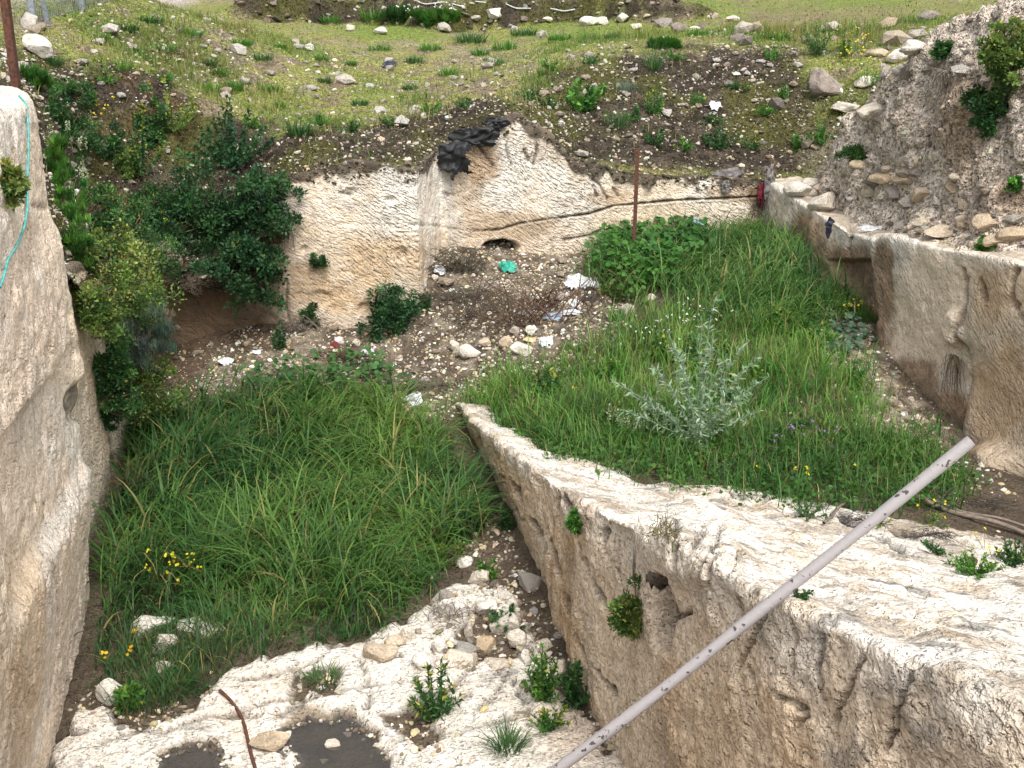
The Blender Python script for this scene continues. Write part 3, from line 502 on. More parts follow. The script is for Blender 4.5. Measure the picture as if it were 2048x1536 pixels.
# =================================================================== builders for things
def mb_obj(name, V, F, mat, C=None, parent=None, smooth_=True):
    me = mesh_np(name, V, F, smooth_)
    if C is not None: set_col(me, C)
    me.materials.append(mat); o = bpy.data.objects.new(name, me); col.objects.link(o); o.parent = parent
    return o
def empty(name, loc):
    o = bpy.data.objects.new(name, None); o.location = loc; o.empty_display_size = .1; col.objects.link(o); return o
def leaf_mat(name, rough=.55, trans=.35):
    m, n, l, b = newmat(name); a = n.new('ShaderNodeAttribute'); a.attribute_name = 'Col'
    b.inputs['Roughness'].default_value = rough; b.inputs['Specular IOR Level'].default_value = .3; l.new(a.outputs['Color'], b.inputs['Base Color'])
    t = n.new('ShaderNodeBsdfTranslucent'); l.new(a.outputs['Color'], t.inputs['Color']); mx = n.new('ShaderNodeMixShader'); mx.inputs[0].default_value = trans
    o = n['Material Output']; l.new(b.outputs[0], mx.inputs[1]); l.new(t.outputs[0], mx.inputs[2]); l.new(mx.outputs[0], o.inputs['Surface']); return m
M['leaf'] = leaf_mat('leaf'); M['grass'] = leaf_mat('grass_blade', .5, .4); M['petal'] = leaf_mat('petal', .6, .3)
def attr_mat(name, rough=.9, bump=.004, scale=80):
    m, n, l, b = newmat(name); a = n.new('ShaderNodeAttribute'); a.attribute_name = 'Col'; tc = n.new('ShaderNodeTexCoord')
    nz = n.new('ShaderNodeTexNoise'); nz.inputs['Scale'].default_value = scale; nz.inputs['Detail'].default_value = 3; l.new(tc.outputs['Object'], nz.inputs['Vector'])
    rr = ramp(n, [(.3, (.72,) * 3), (.65, (1.12,) * 3)]); l.new(nz.outputs[0], rr.inputs[0]); mx = n.new('ShaderNodeMixRGB'); mx.blend_type = 'MULTIPLY'; mx.inputs[0].default_value = 1
    l.new(a.outputs['Color'], mx.inputs[1]); l.new(rr.outputs[0], mx.inputs[2]); l.new(mx.outputs[0], b.inputs['Base Color']); b.inputs['Roughness'].default_value = rough; b.inputs['Specular IOR Level'].default_value = .2
    bp = n.new('ShaderNodeBump'); bp.inputs['Distance'].default_value = bump; l.new(nz.outputs[0], bp.inputs['Height']); l.new(bp.outputs[0], b.inputs['Normal']); return m
M['pebble'] = attr_mat('pebble', .9, .004, 60); M['twig'] = attr_mat('twig', .9, .002, 60)
def stone_mat(name, c0, c1, dirt, lo=.42, hi=.72):
    m, n, l, b = newmat(name); tc = n.new('ShaderNodeTexCoord'); oi = n.new('ShaderNodeObjectInfo')
    ad = n.new('ShaderNodeVectorMath'); ad.operation = 'ADD'; l.new(tc.outputs['Object'], ad.inputs[0]); l.new(oi.outputs['Location'], ad.inputs[1])
    n1 = n.new('ShaderNodeTexNoise'); n1.inputs['Scale'].default_value = 9; n1.inputs['Detail'].default_value = 4; l.new(ad.outputs[0], n1.inputs['Vector'])
    n2 = n.new('ShaderNodeTexNoise'); n2.inputs['Scale'].default_value = 60; n2.inputs['Detail'].default_value = 3; l.new(ad.outputs[0], n2.inputs['Vector'])
    mixo = n.new('ShaderNodeMixRGB'); l.new(oi.outputs['Random'], mixo.inputs[0]); mixo.inputs[1].default_value = (*c0, 1); mixo.inputs[2].default_value = (*c1, 1)
    r = ramp(n, [(lo, (0, 0, 0)), (hi, (1, 1, 1))]); l.new(n1.outputs[0], r.inputs[0]); mxd = n.new('ShaderNodeMixRGB'); mxd.inputs[2].default_value = (*dirt, 1); l.new(r.outputs[0], mxd.inputs[0]); l.new(mixo.outputs[0], mxd.inputs[1])
    r2 = ramp(n, [(.3, (.7,) * 3), (.6, (1.05,) * 3)]); l.new(n2.outputs[0], r2.inputs[0]); mm = n.new('ShaderNodeMixRGB'); mm.blend_type = 'MULTIPLY'; mm.inputs[0].default_value = 1; l.new(mxd.outputs[0], mm.inputs[1]); l.new(r2.outputs[0], mm.inputs[2])
    l.new(mm.outputs[0], b.inputs['Base Color']); b.inputs['Roughness'].default_value = .9; b.inputs['Specular IOR Level'].default_value = .2
    bp = n.new('ShaderNodeBump'); bp.inputs['Distance'].default_value = .012; l.new(n2.outputs[0], bp.inputs['Height']); b2 = n.new('ShaderNodeBump'); b2.inputs['Distance'].default_value = .03; l.new(n1.outputs[0], b2.inputs['Height']); l.new(b2.outputs[0], bp.inputs['Normal']); l.new(bp.outputs[0], b.inputs['Normal']); return m
M['white_stone'] = stone_mat('white_limestone', (.72, .69, .64), (.60, .53, .44), (.36, .32, .27), .5, .8)
M['tan_stone'] = stone_mat('tan_limestone', (.52, .40, .27), (.58, .50, .40), (.30, .24, .17))
M['grey_stone'] = stone_mat('grey_limestone', (.34, .29, .25), (.42, .37, .33), (.20, .17, .15))
def solid_mat(name, c, rough=.6, metal=0, spots=None, scale=30, lo=.6, hi=.66, bump=.003):
    m, n, l, b = newmat(name); b.inputs['Roughness'].default_value = rough; b.inputs['Metallic'].default_value = metal
    tc = n.new('ShaderNodeTexCoord'); nz = n.new('ShaderNodeTexNoise'); nz.inputs['Scale'].default_value = scale; nz.inputs['Detail'].default_value = 4; l.new(tc.outputs['Object'], nz.inputs['Vector'])
    c2 = spots if spots else tuple(x * .6 for x in c); r = ramp(n, [(lo, c), (hi, c2)]) if spots else ramp(n, [(.35, c2), (.65, c)])
    l.new(nz.outputs[0], r.inputs[0]); l.new(r.outputs[0], b.inputs['Base Color']); bp = n.new('ShaderNodeBump'); bp.inputs['Distance'].default_value = bump; l.new(nz.outputs[0], bp.inputs['Height']); l.new(bp.outputs[0], b.inputs['Normal']); return m
M['rust'] = solid_mat('rusty_steel', (.12, .045, .026), .8, 0, (.055, .025, .018), 40, .45, .6)
M['paint_pipe'] = solid_mat('peeling_grey_paint', (.32, .30, .305), .6, 0, (.06, .045, .04), 34, .615, .645)
M['galv'] = solid_mat('galvanised_steel', (.36, .40, .44), .5, .4); M['hose'] = solid_mat('turquoise_hose', (.12, .52, .50), .5)
M['black_plastic'] = solid_mat('black_plastic', (.012, .013, .016), .6); M['white_plastic'] = solid_mat('white_plastic', (.72, .74, .78), .45); M['green_plastic'] = solid_mat('green_plastic', (.02, .36, .26), .4)
M['red_cloth'] = solid_mat('red_cloth', (.24, .02, .04), .9); M['grey_cloth'] = solid_mat('grey_cloth', (.22, .20, .20), .95); M['blue_plastic'] = solid_mat('pale_blue_plastic', (.35, .45, .58), .4); M['dead_wood'] = solid_mat('dead_wood', (.23, .185, .15), .9)
M['navy'] = solid_mat('navy_plastic', (.02, .022, .05), .5); M['white_line'] = solid_mat('white_strip', (.62, .64, .66), .6); M['pallet'] = solid_mat('slab_yellow', (.62, .48, .25), .7)

def tubes(paths, rad, sides=5, cap=False):
    """paths: list of (k,3); rad: list of (k,) radii -> V, F"""
    V = []; F = []; base = 0; ang = np.arange(sides) * 2 * np.pi / sides
    for p, r in zip(paths, rad):
        p = np.asarray(p, float); k = len(p); r = np.broadcast_to(r, (k,))
        t = np.gradient(p, axis=0); t /= np.linalg.norm(t, axis=1, keepdims=True) + 1e-9
        ref = np.where(np.abs(t[:, 2:3]) > .9, np.array([[1., 0, 0]]), np.array([[0, 0, 1.]])); a = np.cross(t, ref); a /= np.linalg.norm(a, axis=1, keepdims=True) + 1e-9; b = np.cross(t, a)
        ringv = p[:, None] + r[:, None, None] * (a[:, None] * np.cos(ang)[None, :, None] + b[:, None] * np.sin(ang)[None, :, None])
        V.append(ringv.reshape(-1, 3)); I = base + np.arange(k * sides).reshape(k, sides); J = np.roll(I, -1, 1)
        F.append(np.stack([I[:-1], J[:-1], J[1:], I[1:]], -1).reshape(-1, 4)); base += k * sides
    return np.concatenate(V), np.concatenate(F)
def blades(base, az, L, W, lean, curl, k=4, upv=None, w0=.75):
    n = len(base); P = np.array(base, float); dh = np.stack([np.cos(az), np.sin(az), np.zeros(n)], -1); side = np.stack([-np.sin(az), np.cos(az), np.zeros(n)], -1)
    V = np.zeros((n, 2 * k + 1, 3))
    for i in range(k + 1):
        t = i / k; w = (W * (w0 + (1 - w0) * min(1, t * 3)) * (1 - t ** 2.2))[:, None] * .5
        if i < k: V[:, 2 * i] = P - side * w; V[:, 2 * i + 1] = P + side * w
        else: V[:, 2 * k] = P
        a = lean + curl * (t + .5 / k) ** 1.4; P = P + (dh * np.sin(a)[:, None] + np.array([0, 0, 1.]) * np.cos(a)[:, None]) * (L / k)[:, None]
    b = (np.arange(n) * (2 * k + 1))[:, None, None]
    q = np.array([[2 * i, 2 * i + 1, 2 * i + 3, 2 * i + 2] for i in range(k - 1)]); tr = np.array([[2 * k - 2, 2 * k - 1, 2 * k]])
    return V.reshape(-1, 3), [(q[None] + b).reshape(-1, 4), (tr[None] + b).reshape(-1, 3)]
def percol(c, m): return np.repeat(c, m, axis=0)
def leaves(pos, nrm, L, W, fold=.25, droop=None):
    """pointed leaves: base at pos, axis = nrm direction; 6 verts, 4 tris"""
    n = len(pos); ax = nrm / (np.linalg.norm(nrm, axis=1, keepdims=True) + 1e-9); r = rng.normal(size=(n, 3)); sd = np.cross(ax, r); sd /= np.linalg.norm(sd, axis=1, keepdims=True) + 1e-9
    up = np.cross(sd, ax); up *= np.sign(up[:, 2:3] + 1e-6); L = np.broadcast_to(L, (n,))[:, None]; W = np.broadcast_to(W, (n,))[:, None]
    V = np.stack([pos, pos + ax * L * .45 + sd * W * .5 + up * W * fold, pos + ax * L * .45, pos + ax * L * .45 - sd * W * .5 + up * W * fold, pos + ax * L - up * L * .12], 1)
    b = (np.arange(n) * 5)[:, None, None]; t = np.array([[0, 1, 2], [0, 2, 3], [2, 1, 4], [2, 4, 3]]); return V.reshape(-1, 3), (t[None] + b).reshape(-1, 3)
def discs(pos, nrm, rad, sides=5):
    n = len(pos); ax = nrm / (np.linalg.norm(nrm, axis=1, keepdims=True) + 1e-9); r = rng.normal(size=(n, 3)); a = np.cross(ax, r); a /= np.linalg.norm(a, axis=1, keepdims=True) + 1e-9; b_ = np.cross(ax, a); ang = np.arange(sides) * 2 * np.pi / sides
    rad = np.broadcast_to(rad, (n,))
    ring = pos[:, None] + rad[:, None, None] * (a[:, None] * np.cos(ang)[None, :, None] + b_[:, None] * np.sin(ang)[None, :, None]) + ax[:, None] * (rad * .22)[:, None, None]
    V = np.concatenate([pos[:, None], ring], 1).reshape(-1, 3); b = (np.arange(n) * (sides + 1))[:, None, None]
    t = np.array([[0, 1 + i, 1 + (i + 1) % sides] for i in range(sides)]); return V, (t[None] + b).reshape(-1, 3)
def mixcol(cs, n, jit=.18):
    cs = np.array(cs); c = cs[rng.integers(0, len(cs), n)] * (1 + rng.normal(0, jit, (n, 1))) ; return np.clip(c * (1 + rng.normal(0, .05, (n, 3))), .002, 1)
def cat(parts):
    """join (V,F,C) pieces"""
    V = []; Fq = []; Ft = []; C = []; b = 0
    for v, f, c in parts:
        for g in (f if isinstance(f, list) else [f]): (Fq if g.shape[1] == 4 else Ft).append(g + b)
        V.append(v); C.append(c); b += len(v)
    F = ([np.concatenate(Fq)] if Fq else []) + ([np.concatenate(Ft)] if Ft else []); return np.concatenate(V), F, np.concatenate(C)

# ------------------------------------------------------------------ stones
def rock_data(seed, sub=2, planes=9, squash=(1, .8, .6), rough=.06):
    bm = bmesh.new(); bmesh.ops.create_icosphere(bm, subdivisions=sub, radius=1); V = np.array([v.co[:] for v in bm.verts]); F = np.array([[v.index for v in f.verts] for f in bm.faces]); bm.free()
    g = np.random.default_rng(seed)
    for _ in range(planes):
        n = g.normal(size=3); n /= np.linalg.norm(n); d = g.uniform(.5, .85); e = np.maximum(V @ n - d, 0); V = V - e[:, None] * n
    if rough: V = V * (1 + rough * fbm(V + seed * 3.1, 2.5, 3, seed)[:, None])
    V = V * np.array(squash); V /= np.abs(V).max(); return V, F
STONE = []
for k in range(14):
    V, F = rock_data(100 + k, 1 if k < 9 else 2, 7 + k % 4, (1, random.uniform(.65, 1), random.uniform(.4, .75)), .0 if k < 9 else .05)
    STONE.append((V, F))
_sm = {}
def stone_mesh(k, mat):
    if (k, mat) not in _sm:
        me = mesh_np('stone', STONE[k][0], STONE[k][1], k >= 9 and False); me.materials.append(M[mat]); _sm[(k, mat)] = me
    return _sm[(k, mat)]
def stone(p, size, mat, k=None, rot=None, sink=.25, label=None, cat_='stone', group=None, name='stone', parent=None, sc=None):
    k = random.randrange(9) if k is None else k; o = bpy.data.objects.new(name, stone_mesh(k, mat)); col.objects.link(o)
    o.scale = (size, size, size) if sc is None else sc; o.rotation_euler = rot or (random.uniform(-.3, .3), random.uniform(-.3, .3), random.uniform(0, 6.28))
    o.location = (p[0], p[1], p[2] + (o.scale[2] * .62) * (1 - 2 * sink)); o.parent = parent
    return tag(o, label, cat_, group)
def shape_word(w, h): return ('large ' if w * h > 1400 else 'small ' if w * h < 500 else '') + ('flat ' if h < .55 * w else 'upright ' if h > w else 'long ' if h < .7 * w else 'blocky ')
def bigrock(u, v, w_px, h_px, mat, label, seed, depth=.8, tilt=0, name='boulder', catg='boulder', sink=.3, planes=10, rough=.07):
    """(u,v): base point on the ground; w_px/h_px: size in the photograph"""
    p, n = hit(u, v); dist = np.linalg.norm(p - CAM); s = dist / FPX; w = w_px * s / 2; h = h_px * s / 2
    V, F = rock_data(seed, 3, planes, (1, depth, max(.3, h / w)), rough); V = V * w; c, si = math.cos(tilt), math.sin(tilt)
    V = np.stack([V[:, 0] * c - V[:, 2] * si, V[:, 1], V[:, 0] * si + V[:, 2] * c], -1); V[:, 2] -= V[:, 2].min() * (1 - sink)
    me = mesh_np(name, V, F, False); me.materials.append(M[mat]); o = bpy.data.objects.new(name, me); col.objects.link(o); o.location = p; return tag(o, label, catg)
def sample(name, n):
    V, F = SURF[name]; q = V[F]; a = .5 * np.linalg.norm(np.cross(q[:, 2] - q[:, 0], q[:, 3] - q[:, 1]), axis=1); i = rng.choice(len(F), n, p=a / a.sum()); s, t = rng.random((2, n, 1))
    p = q[i]; P = (p[:, 0] * (1 - s) + p[:, 1] * s) * (1 - t) + (p[:, 3] * (1 - s) + p[:, 2] * s) * t
    nn = np.cross(p[:, 2] - p[:, 0], p[:, 3] - p[:, 1]); nn /= np.linalg.norm(nn, axis=1, keepdims=True) + 1e-12; nn *= np.where(nn[:, 2:3] < 0, -1, 1); return P, nn
HULL = [rock_data(300 + k, 1, 10, (1, .8, .6), 0) for k in range(4)]
def hull_small(seed):      # low-poly chip: 12 verts / 20 tris
    V = np.array([(0, -.526, .851), (0, .526, .851), (0, .526, -.851), (0, -.526, -.851), (.526, .851, 0), (-.526, .851, 0), (-.526, -.851, 0), (.526, -.851, 0), (.851, 0, .526), (.851, 0, -.526), (-.851, 0, -.526), (-.851, 0, .526)])
    F = np.array([(0, 8, 1), (0, 1, 11), (0, 11, 6), (0, 6, 7), (0, 7, 8), (1, 8, 4), (1, 4, 5), (1, 5, 11), (2, 4, 9), (2, 5, 4), (2, 10, 5), (2, 3, 10), (2, 9, 3), (3, 9, 7), (3, 7, 6), (3, 6, 10), (4, 8, 9), (5, 10, 11), (6, 11, 10), (7, 9, 8)])
    g = np.random.default_rng(seed); return V * g.uniform(.55, 1.1, (12, 1)) * np.array([1, g.uniform(.6, .95), g.uniform(.4, .7)]), F
CHIP = [hull_small(k) for k in range(8)]
def rotm(n):
    q = rng.normal(size=(n, 4)); q /= np.linalg.norm(q, axis=1, keepdims=True); w, x, y, z = q.T
    return np.stack([np.stack([1 - 2 * (y * y + z * z), 2 * (x * y - z * w), 2 * (x * z + y * w)], -1), np.stack([2 * (x * y + z * w), 1 - 2 * (x * x + z * z), 2 * (y * z - x * w)], -1), np.stack([2 * (x * z - y * w), 2 * (y * z + x * w), 1 - 2 * (x * x + y * y)], -1)], 1)
def gravel(name, P, size, cols, label, sunk=.15):
    parts = []; n = len(P); size = np.broadcast_to(size, (n,)); kk = rng.integers(0, 8, n)
    for k in range(8):
        i = np.where(kk == k)[0]
        if not len(i): continue
        V, F = CHIP[k]; W = np.einsum('nij,vj->nvi', rotm(len(i)), V) * size[i][:, None, None]; W[..., 2] *= .75; W = W + P[i][:, None]; W[..., 2] += (size[i] * (.35 - sunk))[:, None]
        parts.append((W.reshape(-1, 3), (F[None] + (np.arange(len(i)) * 12)[:, None, None]).reshape(-1, 3), percol(mixcol(cols, len(i), .14), 12)))
    V, F, C = cat(parts); o = mb_obj(name, V, F, M['pebble'], C, None, False); return tag(o, label, 'gravel', None, 'stuff')
LIME = [(.66, .62, .56), (.58, .52, .43), (.72, .69, .64), (.45, .40, .33), (.52, .43, .31)]
LIMED = [(.40, .36, .30), (.30, .26, .21), (.52, .48, .42), (.22, .19, .15), (.44, .36, .25)]
YEL = [(.58, .48, .30), (.64, .58, .44), (.48, .38, .24), (.70, .66, .58), (.38, .30, .20)]

# gravel over banks, debris and scree (positions spread over the surfaces themselves)
Pf, Nf = sample('field_ground', 160000); Uf, Vf = proj(Pf); fb = fbm(Pf, .55, 4, 41); fb2 = fbm(Pf, 2.6, 3, 77); slope = 1 - Nf[:, 2]
dens = .10 + .55 * smooth(.05, .28, slope) + .35 * smooth(.1, .5, fb2); dens *= np.clip(1.3 - .05 * (Pf[:, 1] - 14), .25, 1.3)
mossy = blob(Uf, Vf, 400, 285, 90, 60, .3 * fb2) ; dens *= (1 - .8 * mossy) * (1 - .97 * smooth(.55, .75, slope) * (Pf[:, 0] < -3.2)); DK = np.maximum(spoly(Uf, Vf, DARKB[0], 16, fb2 * 30), spoly(Uf, Vf, DARKB[1], 16, fb2 * 30)) * (Pf[:, 1] < 20.5); dens = dens * (1 - .35 * DK) + .28 * DK * (1 - mossy) * (Pf[:, 0] > -3.4)
k = (rng.random(len(Pf)) < dens * .38) & ~((Pf[:, 0] < -6.5) & (Pf[:, 1] > 16.5)); Pk = Pf[k]; sz = np.clip(rng.lognormal(-4.05, .62, len(Pk)), .006, .075)
gravel('bank_gravel', Pk, sz, [LIME[0], LIME[1], LIME[3]] + LIMED + LIMED + [(.13, .11, .08), (.16, .13, .10), (.10, .09, .06)], 'small pale stone chips strewn over the banks and the field')
Pd, Nd = sample('lower_ground', 110000); Ud, Vd = proj(Pd); nz_ = fbm(Pd, 2.2, 3, 79)
DEB = [(300, 800), (305, 690), (560, 650), (740, 660), (838, 600), (850, 480), (1240, 480), (1270, 560), (1250, 690), (1120, 740), (980, 770), (900, 860), (830, 850), (740, 780), (560, 770)]
deb = spoly(Ud, Vd, DEB, 22, nz_ * 40); scr = spoly(Ud, Vd, [(1640, 640), (1740, 640), (1790, 720), (1930, 900), (2048, 1000), (1950, 1000), (1760, 890), (1680, 800)], 20, nz_ * 25)
gap = np.zeros(len(Pd))
for g in SOILGAP: gap = np.maximum(gap, spoly(Ud, Vd, g, 10, nz_ * 12))
base_r = spoly(Ud, Vd, [(930, 1050), (1010, 1030), (1060, 1150), (1200, 1440), (1240, 1536), (1160, 1450), (1040, 1250), (960, 1180)], 12, nz_ * 20)
rec2 = spoly(Ud, Vd, [(290, 780), (300, 590), (480, 620), (470, 690), (420, 720), (400, 770)], 20)
d = np.clip(deb * (1 - .75 * rec2) + .45 * scr + .7 * gap + .8 * base_r + .02, 0, 1); k = rng.random(len(Pd)) < d * .75; Pk = Pd[k]
gravel('debris_gravel', Pk, np.clip(rng.lognormal(-4.1, .55, len(Pk)), .006, .05), YEL + LIMED + [(.30, .24, .15), (.24, .20, .13)] + LIME + [(.18, .15, .10), (.34, .28, .19)], 'loose pale yellowish rubble chips on the debris slope and pit floor')
Pr, Nr = sample('right_earth_bank', 9000); Pr = Pr[Pr[:, 1] > 7]
gravel('conglomerate_chips', Pr, np.clip(rng.lognormal(-3.9, .5, len(Pr)), .008, .06), [(.44, .39, .33), (.36, .31, .26), (.52, .46, .38), (.40, .32, .23), (.30, .26, .22)], 'small stones set in the conglomerate face of the right bank', .3)

Pt, Nt = sample('back_rock_wall', 26000); kt = np.interp(Pt[:, 0], [-3, -2.7, -1.9, -1.2, -1, -.6, .15, .5, .8, 1.5, 3.2, 3.6], [9, 2.45, 2.62, 2.47, 2.6, 2.72, 3.02, 2.75, 2.42, 2.2, 2.06, 2.02]); k = (Pt[:, 2] > kt - .12 - .16 * np.clip(fbm(Pt, 4, 3, 93) + .2, 0, 1)) & (Pt[:, 0] > -2.75); Pk = Pt[k][:2600]
gravel('wall_top_soil', Pk, np.clip(rng.lognormal(-4.0, .5, len(Pk)), .008, .05), [(.07, .055, .04), (.10, .085, .06), (.05, .045, .025), (.30, .27, .22), (.06, .058, .02)], 'dark crumbly soil and chips clinging to the top of the back wall', .3)
pp_ = []
for pg in (PUD1, PUD2):
    for (u0, v0), (u1, v1) in zip(pg, pg[1:] + pg[:1]):
        for q in range(9):
            f = rng.random(); d0 = ray(u0 + (u1 - u0) * f + rng.normal(0, 7), v0 + (v1 - v0) * f + rng.normal(0, 5)); pp_.append(CAM + d0 * ((.07 - 4.8) / d0[2]))
gravel('puddle_pebbles', np.array(pp_), np.clip(rng.lognormal(-4.2, .5, len(pp_)), .006, .035), [(.14, .11, .08), (.30, .25, .18), (.55, .50, .42), (.09, .08, .06)], 'wet pebbles and silt lumps along the puddle rims', .3)
Ps, Ns = sample('far_field_ground', 90000); k = (Ps[:, 1] > 25.6) & (Ps[:, 1] < 27.6) & (Ps[:, 0] > -6.2) & (Ps[:, 0] < 4.5) & (Ns[:, 2] < .93); Ps = Ps[k][:700]
gravel('step_stones', Ps, np.clip(rng.lognormal(-2.7, .45, len(Ps)), .03, .16), [(.20, .17, .14), (.12, .10, .08), (.42, .38, .33), (.08, .07, .05), (.30, .26, .2)], 'dark and pale stones in the face of the far soil step', .3)
# countable stones, about 300 of the largest, in sets
def scatter_stones(surf, n, poly, size, mats, label, group, dmin=.12, extra=None):
    P, N = sample(surf, n * 60); u, v = proj(P); ok = inpoly(u, v, poly)
    if extra is not None: ok &= extra(P, u, v)
    P = P[ok]; v_ = visible(P[:n * 4]); P = P[:n * 4][v_]; got = []
    for p in P:
        if len(got) >= n: break
        if all(np.hypot(p[0] - g[0], p[1] - g[1]) > dmin for g in got):
            got.append(p); sz_ = float(np.clip(rng.lognormal(math.log(size), .5), size * .5, size * 2.8)); mt = random.choice(mats); w_ = 'large ' if sz_ > size * 1.5 else 'tiny ' if sz_ < size * .7 else ''; c_ = {'white_stone': 'white ', 'tan_stone': 'tan ', 'grey_stone': 'grey '}[mt]
            stone(p, sz_, mt, label=w_ + c_ + label, group=group)
scatter_stones('field_ground', 72, [(0, 40), (560, 30), (700, 90), (1000, 90), (1050, 200), (800, 260), (560, 280), (330, 180), (0, 140)], .075, ['white_stone'] * 3 + ['tan_stone'], 'loose stone lying on the grass field above the back wall', 'stones on the grass field')
scatter_stones('field_ground', 62, [(1030, 180), (1150, 110), (1600, 90), (1620, 330), (1540, 340), (1260, 340), (1120, 300)], .055, ['white_stone', 'white_stone', 'tan_stone', 'grey_stone'], 'stone in the dark soil bank above the back wall', 'stones in the dark bank')
scatter_stones('field_ground', 26, [(110, 140), (330, 150), (380, 260), (250, 420), (170, 420), (110, 300)], .05, ['white_stone', 'tan_stone'], 'stone stuck in the brown mossy bank behind the left block', 'stones in the mossy bank')
scatter_stones('far_field_ground', 34, [(560, 12), (1400, 20), (1500, 90), (1000, 80), (700, 60)], .12, ['white_stone', 'grey_stone'], 'stone lying on the far part of the grass field', 'stones on the far field')
scatter_stones('field_ground', 30, [(1400, 30), (1850, 10), (1880, 90), (1760, 110), (1650, 90), (1450, 95)], .09, ['white_stone', 'grey_stone', 'tan_stone'], 'stone lying on the rise behind the white boulders', 'stones on the rise')
scatter_stones('lower_ground', 60, DEB, .05, ['white_stone', 'white_stone', 'tan_stone'], 'limestone lump among the rubble of the debris slope', 'lumps on the debris slope', .1)
scatter_stones('right_earth_bank', 50, [(1700, 60), (2048, 20), (2048, 500), (1720, 460)], .06, ['tan_stone', 'white_stone', 'grey_stone'], 'stone sticking out of the pale conglomerate bank', 'stones in the conglomerate bank', .12)
scatter_stones('lower_ground', 9, [(960, 1180), (1050, 1140), (1180, 1400), (1130, 1420), (1030, 1330), (880, 1330)], .05, ['white_stone'], 'limestone lump in the soil gap at the foot of the ridge', 'lumps at the foot of the ridge', .1)

